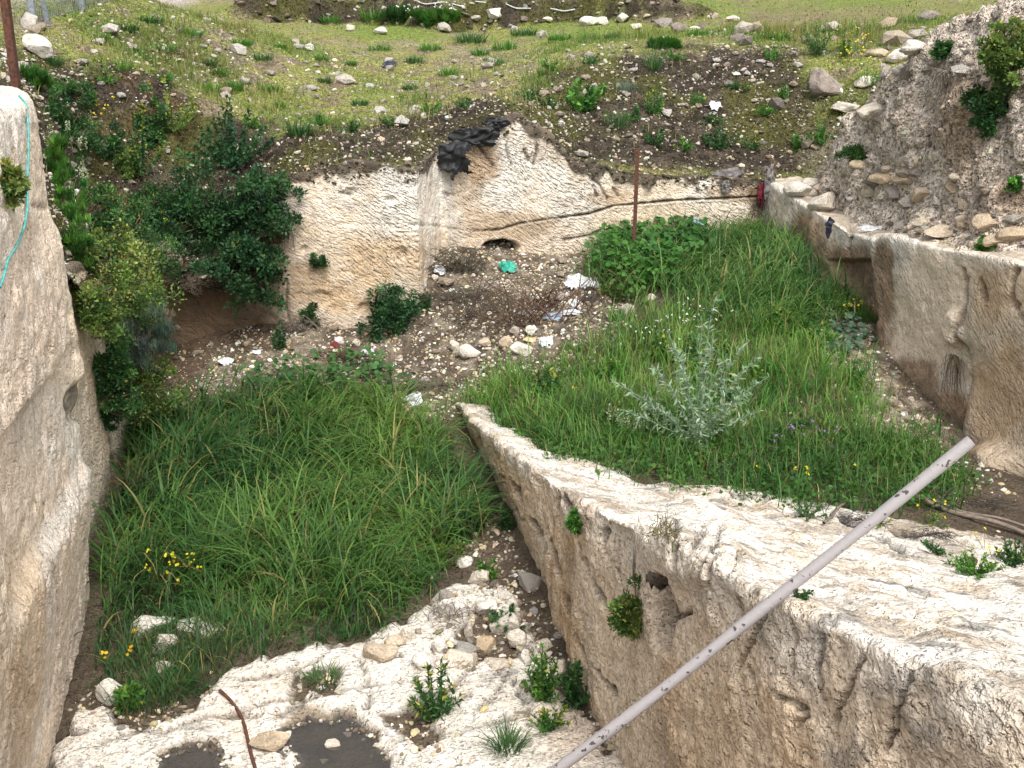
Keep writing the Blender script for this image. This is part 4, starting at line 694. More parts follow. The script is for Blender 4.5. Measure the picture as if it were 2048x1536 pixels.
# boulders and slabs, one by one (pixel = foot of the stone)
BIG = [(78, 112, 58, 44, 'white_stone', 'pale slanted boulder on the field edge beside the rusty post', .7, -.5), (1648, 188, 80, 52, 'grey_stone', 'grey brown slanted boulder in the weeds of the right slope', .7, -.25),
       (1692, 222, 56, 24, 'white_stone', 'low white rounded boulder below the grey brown boulder', .8, .1), (1742, 236, 66, 34, 'white_stone', 'broad white boulder against the foot of the conglomerate bank', .7, .3),
       (1828, 106, 54, 30, 'white_stone', 'white boulder at the top of the right slope', .8, 0), (1795, 122, 46, 28, 'white_stone', 'squarish white boulder just below the topmost one', .8, .2), (1800, 146, 34, 22, 'white_stone', 'small white boulder touching the conglomerate bank', .8, 0),
       (1728, 172, 42, 22, 'white_stone', 'flat white stone behind the grey brown boulder', .8, .2), (1757, 112, 46, 18, 'tan_stone', 'flat tan stone above the yellow flowers', .7, 0),
       (756, 1314, 78, 34, 'tan_stone', 'flat tan slab lying on the edge of the white pit floor', .7, .12), (790, 1290, 44, 28, 'tan_stone', 'small tan slab tucked behind the flat tan slab', .8, 0),
       (540, 1494, 82, 40, 'tan_stone', 'long tan slab between the rusty rod and the puddle', .5, .15), (664, 1498, 34, 20, 'white_stone', 'small pale stone standing in the larger puddle', .8, 0), (648, 1524, 18, 10, 'tan_stone', 'tiny tan stone in the muddy larger puddle', .8, 0),
       (812, 1282, 46, 66, 'white_stone', 'upright weathered pale rock at the corner of the tall grass', .7, 0), (878, 1302, 44, 60, 'white_stone', 'white knobbly rock with dark lichen on the pit floor', .8, .1), (938, 1272, 44, 84, 'white_stone', 'tall white rock leaning over the pit floor soil', .7, -.3),
       (1012, 1262, 66, 52, 'white_stone', 'broad white rock in the soil near the ridge foot', .8, .3), (970, 1300, 44, 40, 'tan_stone', 'rounded cream rock between white rocks on the pit floor', .9, 0), (1052, 1322, 34, 40, 'white_stone', 'white egg shaped rock close to the ridge foot', .9, .1), (1090, 1296, 46, 26, 'white_stone', 'flat white rock beside the soil strip under the ridge', .8, 0), (1040, 1425, 26, 20, 'white_stone', 'small white stone below the cracked floor slab', .9, 0),
       (940, 712, 46, 30, 'white_stone', 'white block on the lower edge of the debris slope', .7, .1), (908, 700, 26, 30, 'white_stone', 'upright white stone left of the white block', .8, .1), (1042, 706, 52, 26, 'white_stone', 'long white stone beside the yellow scrap', .6, -.3), (1010, 692, 30, 20, 'tan_stone', 'tan stone among the white debris stones', .8, 0), (970, 690, 26, 18, 'tan_stone', 'small yellowish stone above the white block', .8, 0),
       (1062, 668, 26, 24, 'white_stone', 'white rubble block below the brown twigs', .8, 0), (1030, 668, 22, 22, 'grey_stone', 'grey rubble block below the brown twigs', .8, 0), (680, 688, 22, 18, 'white_stone', 'white stone at the foot of the back wall by the round bush', .8, 0), (712, 692, 20, 18, 'white_stone', 'chalky stone at the wall foot nearest the round bush', .8, 0), (575, 690, 18, 18, 'tan_stone', 'tan stone at the foot of the back wall in the recess', .8, 0),
       (1120, 600, 26, 22, 'grey_stone', 'grey stone on the upper debris slope', .8, 0), (870, 560, 16, 16, 'white_stone', 'white stone against the corner of the back wall', .8, 0), (1300, 600, 26, 18, 'white_stone', 'pale stone half sunk at the grass edge of the debris', .8, 0),
       (905, 1225, 60, 50, 'white_stone', 'white rock at the upper end of the floor rubble', .8, .2), (975, 1225, 50, 44, 'white_stone', 'white faceted rock behind the broad white rock', .8, -.2), (1040, 1285, 50, 40, 'white_stone', 'white rock next to the egg shaped rock', .8, .1), (925, 1325, 70, 40, 'white_stone', 'low white rock slab in front of the leaning tall rock', .8, 0), (1000, 1335, 60, 30, 'white_stone', 'low white slab in the rubble beside the brown sticks', .8, .1), (850, 1330, 50, 40, 'white_stone', 'white rock on the floor edge beside the lichened rock', .8, 0), (1115, 1345, 40, 28, 'white_stone', 'white rock lying in the dark soil strip', .8, 0), (1075, 1375, 36, 30, 'white_stone', 'small white rock at the lower end of the soil strip', .8, 0), (890, 1200, 40, 30, 'grey_stone', 'grey rock at the fringe of the yellowish weed bush', .8, 0), (960, 1165, 50, 30, 'white_stone', 'white flat rock above the grey dead twigs', .8, .2), (925, 1130, 44, 30, 'white_stone', 'white lump between yellowish weed and ridge foot', .8, .2), (1010, 1195, 30, 22, 'white_stone', 'small white lump on gravel under the ridge', .8, .2),
       (310, 1262, 96, 56, 'white_stone', 'broad pale rock half hidden in the pit grass', .7, .2), (398, 1262, 100, 40, 'white_stone', 'low lichened rock beside the broad pale rock in the grass', .6, 0), (328, 1300, 60, 50, 'white_stone', 'pale rock in the grass above the soil pocket', .7, .3), (330, 1345, 44, 36, 'white_stone', 'small white rock between grass tufts on the floor', .8, 0), (228, 1400, 60, 60, 'white_stone', 'flat white rock beside the gravel at the left block foot', .7, .1)]
for i, (u, v, w, h, m_, lb, dp, tl) in enumerate(BIG):
    if w: bigrock(u, v, w, h, m_, lb, 500 + i, dp, tl, sink=.62 if 'grass' in lb else .5 if 1110 < v < 1400 and 840 < u else .3, rough=.16 if m_ == 'white_stone' else .07, planes=8)
FARB = [(988, 36, 34, 24), (1178, 50, 40, 22), (1205, 48, 30, 16), (1245, 44, 26, 18), (1270, 58, 26, 14), (1465, 42, 26, 14), (995, 34, 16, 10), (1095, 42, 20, 10), (1390, 60, 22, 10), (760, 66, 30, 12), (700, 60, 20, 10), (615, 100, 30, 16)]
for i, (u, v, w, h) in enumerate(FARB): o = bigrock(u, v, w, h, 'white_stone', shape_word(w, h) + 'pale rock lying near the far soil step of the field', 560 + i); o['group'] = 'rocks by the far soil step'
# tan building stones in the cut of the right bank
DRY = [(1762, 366, 50, 22), (1806, 368, 46, 24), (1740, 392, 36, 24), (1790, 398, 50, 30), (1838, 404, 44, 36), (1832, 334, 22, 36), (1775, 345, 26, 16), (1832, 352, 24, 18), (1915, 362, 36, 18), (1905, 388, 30, 26)]
for i, (u, v, w, h) in enumerate(DRY): o = bigrock(u, v, w, h, 'tan_stone' if i % 4 != 3 else 'grey_stone', shape_word(w, h) + ('tan' if i % 4 != 3 else 'grey') + ' building stone of the tumbled course in the bank cut', 600 + i, .9, 0, 'building_stone', 'stone', .1, 8, .04); o['group'] = 'tumbled course in the right bank'
LEDGE = [(1600, 392, 66, 40), (1645, 418, 60, 44), (1620, 372, 36, 20), (1700, 400, 26, 14), (1880, 470, 70, 26), (1975, 455, 60, 34), (2025, 480, 60, 30), (1925, 452, 36, 24), (1840, 452, 30, 20), (1990, 490, 50, 24), (1715, 335, 34, 20), (1690, 350, 26, 18)]
for i, (u, v, w, h) in enumerate(LEDGE): o = bigrock(u, v, w, h, 'white_stone' if i < 4 else 'tan_stone', shape_word(w, h) + ('white' if i < 4 else 'tan') + ' limestone lump on the ledge above the right wall', 640 + i, .8, .1, 'rock', 'rock', .35, 8, .09); o['group'] = 'lumps on the right wall ledge'
CAVE = [(330, 632, 24, 20), (345, 636, 20, 26), (318, 640, 18, 16), (306, 648, 20, 16), (355, 660, 14, 16), (338, 645, 22, 16)]
for i, (u, v, w, h) in enumerate(CAVE): o = bigrock(u, v, w, h, 'tan_stone', shape_word(w, h) + 'tan stone of the heap in the dark corner', 660 + i, .8, 0, 'stone', 'stone', .1, 9, .03); o['group'] = 'stone heap in the dark corner'
# conglomerate overhang above the dark corner
p = at(318, 548, 13.05); V, F = rock_data(700, 4, 7, (1, .9, .8), .12); V = V * .40 * (1 + .18 * fbm(V, 3, 4, 5)[:, None]) ; o = mb_obj('rock_overhang', V + 0, F, M['conglomerate'], np.broadcast_to(np.array((.34, .27, .20)), V.shape)); o.location = (p[0] - .15, p[1] + .05, p[2] + .12); tag(o, 'lumpy brown conglomerate overhang above the dark corner', 'rock')
p = at(255, 560, 12.3); V, F = rock_data(701, 4, 7, (1.2, .9, .6), .12); V = V * .45 * (1 + .18 * fbm(V, 3, 4, 9)[:, None]); o = mb_obj('rock_overhang', V, F, M['conglomerate'], np.broadcast_to(np.array((.24, .20, .16)), V.shape)); o.location = (p[0] - .22, p[1], p[2] + .1); tag(o, 'grey earthy rock lump behind the yellow flowered shrubs', 'rock')

# ------------------------------------------------------------------ puddles
def water_mat():
    m, n, l, b = newmat('muddy_water'); b.inputs['Base Color'].default_value = (.075, .070, .066, 1); b.inputs['Roughness'].default_value = .02; b.inputs['IOR'].default_value = 1.33; b.inputs['Alpha'].default_value = .62
    tc = n.new('ShaderNodeTexCoord'); nz = n.new('ShaderNodeTexNoise'); nz.inputs['Scale'].default_value = 6; l.new(tc.outputs['Object'], nz.inputs['Vector']); bp = n.new('ShaderNodeBump'); bp.inputs['Distance'].default_value = .002; bp.inputs['Strength'].default_value = .3; l.new(nz.outputs[0], bp.inputs['Height']); l.new(bp.outputs[0], b.inputs['Normal']); return m
M['water'] = water_mat()
for poly, lb in ((PUD1, 'small dark rain puddle in the hollow beside the left block'), (PUD2, 'larger dark muddy puddle beside the long tan slab')):
    pts = []
    for (u, v) in poly:
        d = ray(u, v); t = (.068 - 4.8) / d[2]; pts.append(CAM + d * t)
    c = np.mean(pts, 0); ptsw = [c + (p - c) * 1.10 for p in pts]; me = bpy.data.meshes.new('puddle'); me.from_pydata([tuple(p) for p in ptsw], [], [list(range(len(ptsw)))]); me.materials.append(M['water']); o = bpy.data.objects.new('puddle', me); col.objects.link(o); tag(o, lb, None, None, 'structure')

# ------------------------------------------------------------------ grass
def gcol(P, sets, seed, f=1.2, bias=0):
    """colour per plant from position noise between colour sets"""
    t = np.clip(fbm(P, f, 3, seed) * .9 + .5 + bias + rng.normal(0, .16, len(P)), 0, .999) * (len(sets) - 1); i = t.astype(int); w = (t - i)[:, None]; s = np.array(sets); return np.clip((s[i] * (1 - w) + s[np.minimum(i + 1, len(s) - 1)] * w) * (1 + rng.normal(0, .17, (len(P), 1))), .002, 1)
def grass(name, P, L, W, lean, curl, sets, label, k=4, dry=.04, seed=3, drycol=(.36, .30, .12), cat_='grass', bias=0):
    n = len(P); az = fbm(P, 1.1, 2, seed + 50) * 5 + rng.normal(0, 1.3, n) + (0 if k > 3 else rng.uniform(0, 6.283, n)); V, F = blades(P, az, L, W, lean, curl, k); c = gcol(P, sets, seed, bias=bias); dr = rng.random(n) < dry; c[dr] = np.array(drycol) * rng.uniform(.6, 1.1, (dr.sum(), 1))
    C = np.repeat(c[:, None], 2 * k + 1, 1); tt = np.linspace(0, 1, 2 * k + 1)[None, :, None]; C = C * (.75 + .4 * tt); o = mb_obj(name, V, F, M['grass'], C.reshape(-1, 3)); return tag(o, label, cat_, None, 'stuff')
Pg, Ng = sample('lower_ground', 300000); Ug, Vg = proj(Pg); ng = fbm(Pg, 1.3, 3, 88)
PITG = [(250, 880), (300, 840), (520, 825), (640, 805), (760, 822), (850, 870), (905, 930), (965, 1030), (975, 1075), (900, 1110), (850, 1200), (740, 1285), (560, 1305), (440, 1345), (360, 1400), (300, 1440), (240, 1430), (185, 1380), (198, 1300), (195, 1200), (215, 1030)]
k = (rng.random(len(Pg)) < spoly(Ug, Vg, PITG, 18, ng * 25) * .50) & (Pg[:, 0] < xridge(Pg[:, 1]) - .02) & (Pg[:, 0] > xwall(Pg[:, 1]) + .03); P = Pg[k]; P = P[:20000]; n = len(P); u_, v_ = proj(P)
front = smooth(1150, 1300, v_); shortl = front * smooth(600, 400, u_) 
L = rng.uniform(.36, .90, n) * (1 - .45 * front) * (1 - .3 * smooth(330, 230, u_)) * (.55 + .6 * smooth(-.35, .3, fbm(P, 2.0, 3, 12))); W = rng.lognormal(-4.25, .38, n).clip(.005, .030) * (1 - .45 * front)
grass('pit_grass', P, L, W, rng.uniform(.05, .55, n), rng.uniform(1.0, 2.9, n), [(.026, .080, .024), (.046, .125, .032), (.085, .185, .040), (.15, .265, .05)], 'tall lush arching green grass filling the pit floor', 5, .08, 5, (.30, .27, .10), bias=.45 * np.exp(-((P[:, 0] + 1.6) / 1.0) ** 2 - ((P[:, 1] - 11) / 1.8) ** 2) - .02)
# terrace: tall barley at the back, thin bright grass in the middle, tufts in front
TB = [(1200, 580), (1235, 500), (1330, 455), (1420, 440), (1560, 450), (1605, 540), (1680, 600), (1600, 640), (1450, 650), (1300, 600)]
TM = [(915, 800), (1010, 765), (1130, 740), (1210, 680), (1300, 620), (1450, 600), (1700, 620), (1720, 700), (1760, 800), (1740, 900), (1500, 900), (1300, 900), (1100, 880), (1000, 850)]
TF = [(1000, 860), (1150, 860), (1400, 860), (1650, 860), (1850, 900), (1950, 970), (1760, 1015), (1500, 1005), (1330, 972), (1180, 945), (1060, 910)]
k = rng.random(len(Pg)) < spoly(Ug, Vg, TB, 38, ng * 60) * .45; P = Pg[k][:7000]; n = len(P)
grass('terrace_barley', P, rng.uniform(.28, .70, n), rng.uniform(.010, .022, n), rng.uniform(0, .45, n), rng.uniform(.8, 2.7, n), [(.03, .11, .03), (.065, .17, .035), (.13, .25, .06), (.20, .30, .10)], 'tall wild barley in the back corner of the terrace', 5, .06, 7)
clear = np.maximum(blob(Ug, Vg, 1690, 690, 60, 60), blob(Ug, Vg, 1180, 640, 60, 40))
k = rng.random(len(Pg)) < spoly(Ug, Vg, TM, 38, ng * 60) * .42 * (1 - clear); P = Pg[k][:20000]; n = len(P)
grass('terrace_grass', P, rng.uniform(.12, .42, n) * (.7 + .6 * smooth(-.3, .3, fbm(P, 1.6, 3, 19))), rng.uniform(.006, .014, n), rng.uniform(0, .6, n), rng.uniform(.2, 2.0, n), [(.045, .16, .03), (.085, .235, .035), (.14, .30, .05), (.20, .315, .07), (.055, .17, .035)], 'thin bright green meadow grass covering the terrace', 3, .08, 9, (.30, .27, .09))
k = rng.random(len(Pg)) < spoly(Ug, Vg, TF, 38, ng * 60) * .42; P = Pg[k][:11000]; n = len(P)
grass('terrace_edge_grass', P, rng.uniform(.10, .40, n), rng.uniform(.005, .013, n), rng.uniform(0, .5, n), rng.uniform(.3, 1.6, n), [(.03, .10, .02), (.055, .15, .025), (.10, .19, .04)], 'short dark green grass along the rock edge of the terrace', 3, .05, 11)
# clover-like ground cover: round leaves
def cover(name, P, rad, cols, label, h=(.02, .14), mat='leaf'):
    n = len(P); Q = P + np.stack([rng.normal(0, .02, n), rng.normal(0, .02, n), rng.uniform(*h, n)], -1); nn = np.stack([rng.normal(0, .45, n), rng.normal(-.15, .45, n), np.ones(n)], -1); V, F = discs(Q, nn, rng.uniform(.6, 1.25, n) * rad, 6); C = percol(gcol(P, cols, 31, 2.0), 7); o = mb_obj(name, V, F, M[mat], C); return tag(o, label, 'ground cover', None, 'stuff')
k = rng.random(len(Pg)) < spoly(Ug, Vg, [(1010, 880), (1100, 830), (1300, 870), (1400, 880), (1620, 880), (1850, 900), (1960, 960), (1800, 1010), (1650, 1012), (1480, 1000), (1300, 965), (1150, 945), (1060, 915)], 34, ng * 60) * .55; cover('terrace_clover', Pg[k][:9500], .018, [(.022, .085, .016), (.045, .13, .02), (.08, .18, .03)], 'dense low clover and weeds along the front of the terrace')
k = rng.random(len(Pg)) < spoly(Ug, Vg, [(1195, 560), (1215, 490), (1300, 450), (1400, 460), (1410, 540), (1300, 600), (1230, 600)], 26, ng * 50) * .5; cover('mallow_patch', Pg[k][:2600], .040, [(.025, .10, .02), (.045, .15, .025), (.07, .19, .03)], 'broad leaved green mallow patch by the thin rusty post', (.05, .42))
k = rng.random(len(Pg)) < spoly(Ug, Vg, [(1600, 640), (1700, 620), (1740, 680), (1700, 720), (1640, 720)], 14, ng * 20) * .28; cover('grey_leaf_creeper', Pg[k][:900], .030, [(.10, .17, .11), (.07, .14, .08), (.15, .22, .15)], 'grey green creeper spreading over gravel below the stained wall', (.02, .12))
k = rng.random(len(Pg)) < spoly(Ug, Vg, [(480, 770), (620, 735), (760, 740), (840, 800), (700, 800), (560, 810)], 12, ng * 20) * .22; cover('nettle_patch', Pg[k][:1100], .034, [(.03, .10, .03), (.05, .14, .04), (.08, .17, .05)], 'low broad leaved weeds between the tall grass and the rubble', (.05, .30))
k = rng.random(len(Pg)) < spoly(Ug, Vg, [(205, 1380), (260, 1290), (420, 1290), (440, 1350), (330, 1440), (240, 1450)], 10, ng * 20) * .30; P = Pg[k][:1800]; n = len(P)
grass('floor_grass', P, rng.uniform(.12, .34, n), rng.uniform(.004, .009, n), rng.uniform(0, .5, n), rng.uniform(.2, 1.5, n), [(.05, .11, .03), (.09, .15, .04), (.13, .16, .06)], 'thin dark grass growing in soil pockets of the white floor', 3, .2, 13, (.22, .17, .09))
# field grass
fg = (rng.random(len(Pf)) < np.clip(.15 + .9 * smooth(-.15, .35, fb + .5 * fb2), 0, 1) * (1 - smooth(.12, .35, slope)) * (1 - .93 * DK) + .03) & ~((Pf[:, 0] < -6.5) & (Pf[:, 1] > 16.5)); P = Pf[fg][:80000]; n = len(P)
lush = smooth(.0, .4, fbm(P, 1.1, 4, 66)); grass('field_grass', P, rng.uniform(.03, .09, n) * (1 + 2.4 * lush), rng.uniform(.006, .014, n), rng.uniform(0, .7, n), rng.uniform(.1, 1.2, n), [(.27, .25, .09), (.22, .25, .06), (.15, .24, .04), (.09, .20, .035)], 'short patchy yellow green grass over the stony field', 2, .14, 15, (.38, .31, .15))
Pq, Nq = sample('far_field_ground', 60000); ok = (Pq[:, 1] < 36) & (np.abs(Pq[:, 0]) < 18) & ~((Pq[:, 0] < -6.5 - .05 * (Pq[:, 1] - 18))); P = Pq[ok][:14000]; n = len(P)
grass('far_field_grass', P, rng.uniform(.03, .08, n), rng.uniform(.015, .035, n), rng.uniform(0, .7, n), rng.uniform(.1, 1.2, n), [(.26, .26, .08), (.21, .26, .06), (.14, .23, .045)], 'far short grass of the field', 2, .1, 17, (.38, .31, .15))

# =================================================================== metal, pipes, fence
def bar(name, p0, p1, prof, mat, parent=None):
    """extrude a closed 2-D profile (metres) from p0 to p1"""
    p0, p1 = np.array(p0, float), np.array(p1, float); t = (p1 - p0) / np.linalg.norm(p1 - p0); a = np.cross(t, [0, 1., 0]); a /= np.linalg.norm(a); b = np.cross(a, t); n = len(prof)
    V = [p + a * x + b * y for p in (p0, p1) for x, y in prof]; F = [list(range(n))[::-1], list(range(n, 2 * n))] + [[i, (i + 1) % n, n + (i + 1) % n, n + i] for i in range(n)]
    me = bpy.data.meshes.new(name); me.from_pydata([tuple(v) for v in V], [], F); me.materials.append(mat); o = bpy.data.objects.new(name, me); col.objects.link(o); o.parent = parent; return o
def angle_prof(w, t): return [(-w / 2, -w / 2), (w / 2, -w / 2), (w / 2, -w / 2 + t), (-w / 2 + t, -w / 2 + t), (-w / 2 + t, w / 2), (-w / 2, w / 2)]
o = bar('steel_post', at(38, 215, 8.9), at(2, -60, 8.75), angle_prof(.055, .008), M['rust']); tag(o, 'dark rusty angle iron post standing behind the tall left block', 'post')
bp_ = at(1276, 470, 14.75); g_ = down(bp_[0], bp_[1]); bt = at(1275, 296, 14.75)
root = empty('steel_post', (0, 0, 0)); bar('post_shaft', (bt[0], bt[1], g_[2] - .1), bt, angle_prof(.05, .008), M['rust'], root)
for k in range(14): z = g_[2] + .5 + k * .085; bar('notch', (bt[0] - .034, bt[1] - .02, z), (bt[0] - .034, bt[1] - .02, z + .02), [(-.006, -.006), (.006, -.006), (.006, .006), (-.006, .006)], M['rust'], root)
tag(root, 'thin rusty notched post in front of the back wall', 'post')
# leaning painted pole: stands on the pit floor, rests on the ridge edge
p1 = CAM + ray(1941, 884) * 4.32; p2 = CAM + ray(1090, 1540) * 4.66; dd = (p2 - p1); foot = p1 + dd * ((p1[2] - .08) / -dd[2])
m_t = np.linspace(0, 1, 40); path = p1 + (foot - p1) * m_t[:, None]; path[:, 2] -= .045 * np.sin(np.pi * np.clip(m_t * 1.2, 0, 1)); path = path + np.stack([.004 * np.sin(m_t * 21), 0 * m_t, .005 * np.sin(m_t * 13 + 1)], -1)
V, F = tubes([path], [np.full(40, .0235) + .0012 * np.sin(m_t * 37) + .0008 * np.sin(m_t * 91)], 16); root = empty('leaning_pipe', foot); V = V - foot; mb_obj('pipe_body', V, F, M['paint_pipe'], None, root)
d_ = (path[0] - path[1]); d_ /= np.linalg.norm(d_); Vi, Fi = tubes([np.array([path[0] + d_ * .001, path[0] - d_ * .06])], [np.array([.026, .026])], 14); n0 = len(Vi); 
Vr, Fr = tubes([np.array([path[0], path[0] + d_ * .002, path[0] + d_ * .002, path[0] - d_ * .05])], [np.array([.0235, .0238, .018, .018])], 16); mb_obj('pipe_mouth', Vr - foot, Fr, M['paint_pipe'], None, root)
tag(root, 'long grey painted pipe with peeling spots leaning across the ridge', 'pipe')
def on(u, v, off=.012):
    p, n = hit(u, v); return p + n * off
def px_path(pts, off=.012, sub=5):
    q = np.array([on(u, v, off) for u, v in pts]); k = len(q); t = np.linspace(0, k - 1, (k - 1) * sub + 1); return np.stack([np.interp(t, np.arange(k), q[:, i]) for i in range(3)], -1)
def smoothp(p, n=3):
    for _ in range(n): q = p.copy(); q[1:-1] = (p[:-2] + 2 * p[1:-1] + p[2:]) / 4; p = q
    return p
def line_thing(name, pts, r, mat, label, catg, off=.012, sides=7, sm=3):
    p = smoothp(px_path(pts, off), sm); V, F = tubes([p], [r], sides); o = mb_obj(name, V, F, M[mat]); return tag(o, label, catg)
line_thing('rusty_rod', [(440, 1384), (462, 1404), (481, 1428), (490, 1455), (497, 1490), (505, 1520), (512, 1545)], .012, 'rust', 'bent rusty iron rod lying on the white pit floor beside the puddles', 'rod', .014)
line_thing('hose', [(36, 195), (48, 208), (52, 240), (53, 300), (50, 360), (51, 410), (46, 450), (28, 495), (10, 520), (2, 556), (-6, 575)], .008, 'hose', 'turquoise hose hanging down the tall left block', 'hose', .014)
# two long poles and sticks on the terrace rock
def stick(pts, r, label, mat='dead_wood', name='pole', catg='pole', off=.03):
    q = np.array([on(u, v, off) for u, v in pts]); q0, q1 = q[0], q[-1]; t = np.linspace(0, 1, 14)[:, None]; p = q0 + (q1 - q0) * t + .012 * np.stack([np.sin(t[:, 0] * 9), np.cos(t[:, 0] * 7), np.sin(t[:, 0] * 11)], -1)
    V, F = tubes([p], [np.linspace(r, r * .8, 14)], 7); o = mb_obj(name, V, F, M[mat]); return tag(o, label, catg)
stick([(1778, 986), (2070, 1080)], .022, 'long grey bare pole lying on the terrace rock, the thicker of a pair'); stick([(1815, 996), (2070, 1066)], .014, 'thin grey bare pole lying along the thicker pole on the terrace rock')
stick([(1648, 1055), (1690, 1010)], .012, 'short grey stick lying on the white ridge rock', 'dead_wood', 'stick', 'stick'); stick([(1700, 120 + 120), (1590, 275)], .008, 'pale thin stick on the slope below the white boulders', 'dead_wood', 'stick', 'stick')
# rusty stub with a flat cap
p, n = hit(1940, 1136); root = empty('rusty_stub', p); zz = np.array([0, .05, .05, .075, .075]); V, F = tubes([np.array([[0, 0, -.06], [0, 0, .045]])], [.028], 12); mb_obj('stub_pipe', V, F, M['rust'], None, root)
V, F = tubes([np.array([[0, 0, .045], [0, 0, .046], [0, 0, .066], [0, 0, .068], [0, 0, .0681]])], [np.array([.03, .042, .042, .038, .001])], 18); mb_obj('stub_cap', V, F, M['rust'], None, root); tag(root, 'rusty iron stub with a round flat cap in the terrace weeds', 'stub')
# wire fence by the road
root = empty('wire_fence', (0, 0, 0)); fpts = [(-60, 60, 15.2), (66, 40, 16.0), (163, 13, 17.5), (260, -18, 19.4)]; base = []
for i, (u, v, Yf) in enumerate(fpts):
    q = at(u, v, Yf); g = down(q[0], q[1]); base.append(g)
    if i in (0, 1, 2, 3): bar('fence_post', g - [0, 0, .2], g + [0, 0, 1.9], [(-.045, -.03), (.045, -.03), (.045, .03), (-.045, .03)], M['galv'], root)
q = at(94, 34, 16.3); g = down(q[0], q[1]); bar('brace', g - [0, 0, .1], base[1] + np.array([.05, .1, 1.5]), [(-.03, -.02), (.03, -.02), (.03, .02), (-.03, .02)], M['galv'], root)
paths = []
for a, b in zip(base[:-1], base[1:]):
    L = np.linalg.norm(b - a); nv = int(L / .06)
    for i in range(nv + 1): c = a + (b - a) * i / nv; paths.append(np.array([c + [0, 0, .02], c + [0, 0, 1.8]]))
    for j in range(12): h = .04 + j * .16; paths.append(np.array([a + [0, 0, h], b + [0, 0, h]]))
V, F = tubes(paths, [.004] * len(paths), 4); mb_obj('wire_mesh', V, F, M['galv'], None, root); tag(root, 'grey welded wire fence with galvanised posts along the pale road', 'fence')
# white strips on the far soil step
for i, pts in enumerate([[(830, 2), (850, 10), (890, 6)], [(905, 10), (930, 16)], [(1010, 10), (1030, 18), (1060, 18)], [(1100, 18), (1128, 24), (1150, 20)], [(950, 4), (980, 8)]]):
    o = line_thing('plastic_strip', pts, .014, 'white_line', 'white plastic strip lying along the far dark soil step', 'strip', .03, 5, 1); o['group'] = 'strips on the far soil step'

# =================================================================== litter
def crumple(name, u, v, wpx, hpx, mat, label, catg, seed, off=.05, drape=False):
    p, n = hit(u, v); s = np.linalg.norm(p - CAM) / FPX; w, h = wpx * s, hpx * s; k = 24; a, b = np.meshgrid(np.linspace(-.5, .5, k), np.linspace(-.5, .5, k))
    g = np.stack([a, b, 0 * a + seed], -1); mn = min(w, h); g2 = np.stack([a * w / mn, b * h / mn, 0 * a + seed], -1); cre = (1 - np.abs(fbm(g2, 2.2, 2, seed))) * .45 + .4 * fbm(g2, 3.4, 3, seed + 1) + .15 * fbm(g2, 8, 2, seed + 2)
    X = a * w * 1.15 + .25 * w * fbm(g, 2.2, 3, seed + 3); Zz = b * h * 1.15 + .22 * h * fbm(g, 2.4, 3, seed + 4); Yy = mn * (.55 * cre - .4) - (1 - 4 * a * a) * (1 - 4 * b * b) * mn * .18
    P = np.stack([X, Yy - off, Zz], -1) if drape else np.stack([X, Zz * .65 + Yy * .3, Zz * .5 - Yy * .8 + off], -1)
    V = P.reshape(-1, 3); I = np.arange(k * k).reshape(k, k); q = np.stack([I[:-1, :-1], I[:-1, 1:], I[1:, 1:], I[1:, :-1]], -1); rad = np.hypot(a, b)[:-1, :-1] * 2 + .55 * fbm(g, 3.5, 3, seed + 6)[:-1, :-1]
    F = q[rad < 1.0].reshape(-1, 4); us = np.unique(F); mp = np.zeros(k * k, int); mp[us] = np.arange(len(us)); o = mb_obj(name, V[us], mp[F], M[mat]); o.location = p; return tag(o, label, catg)
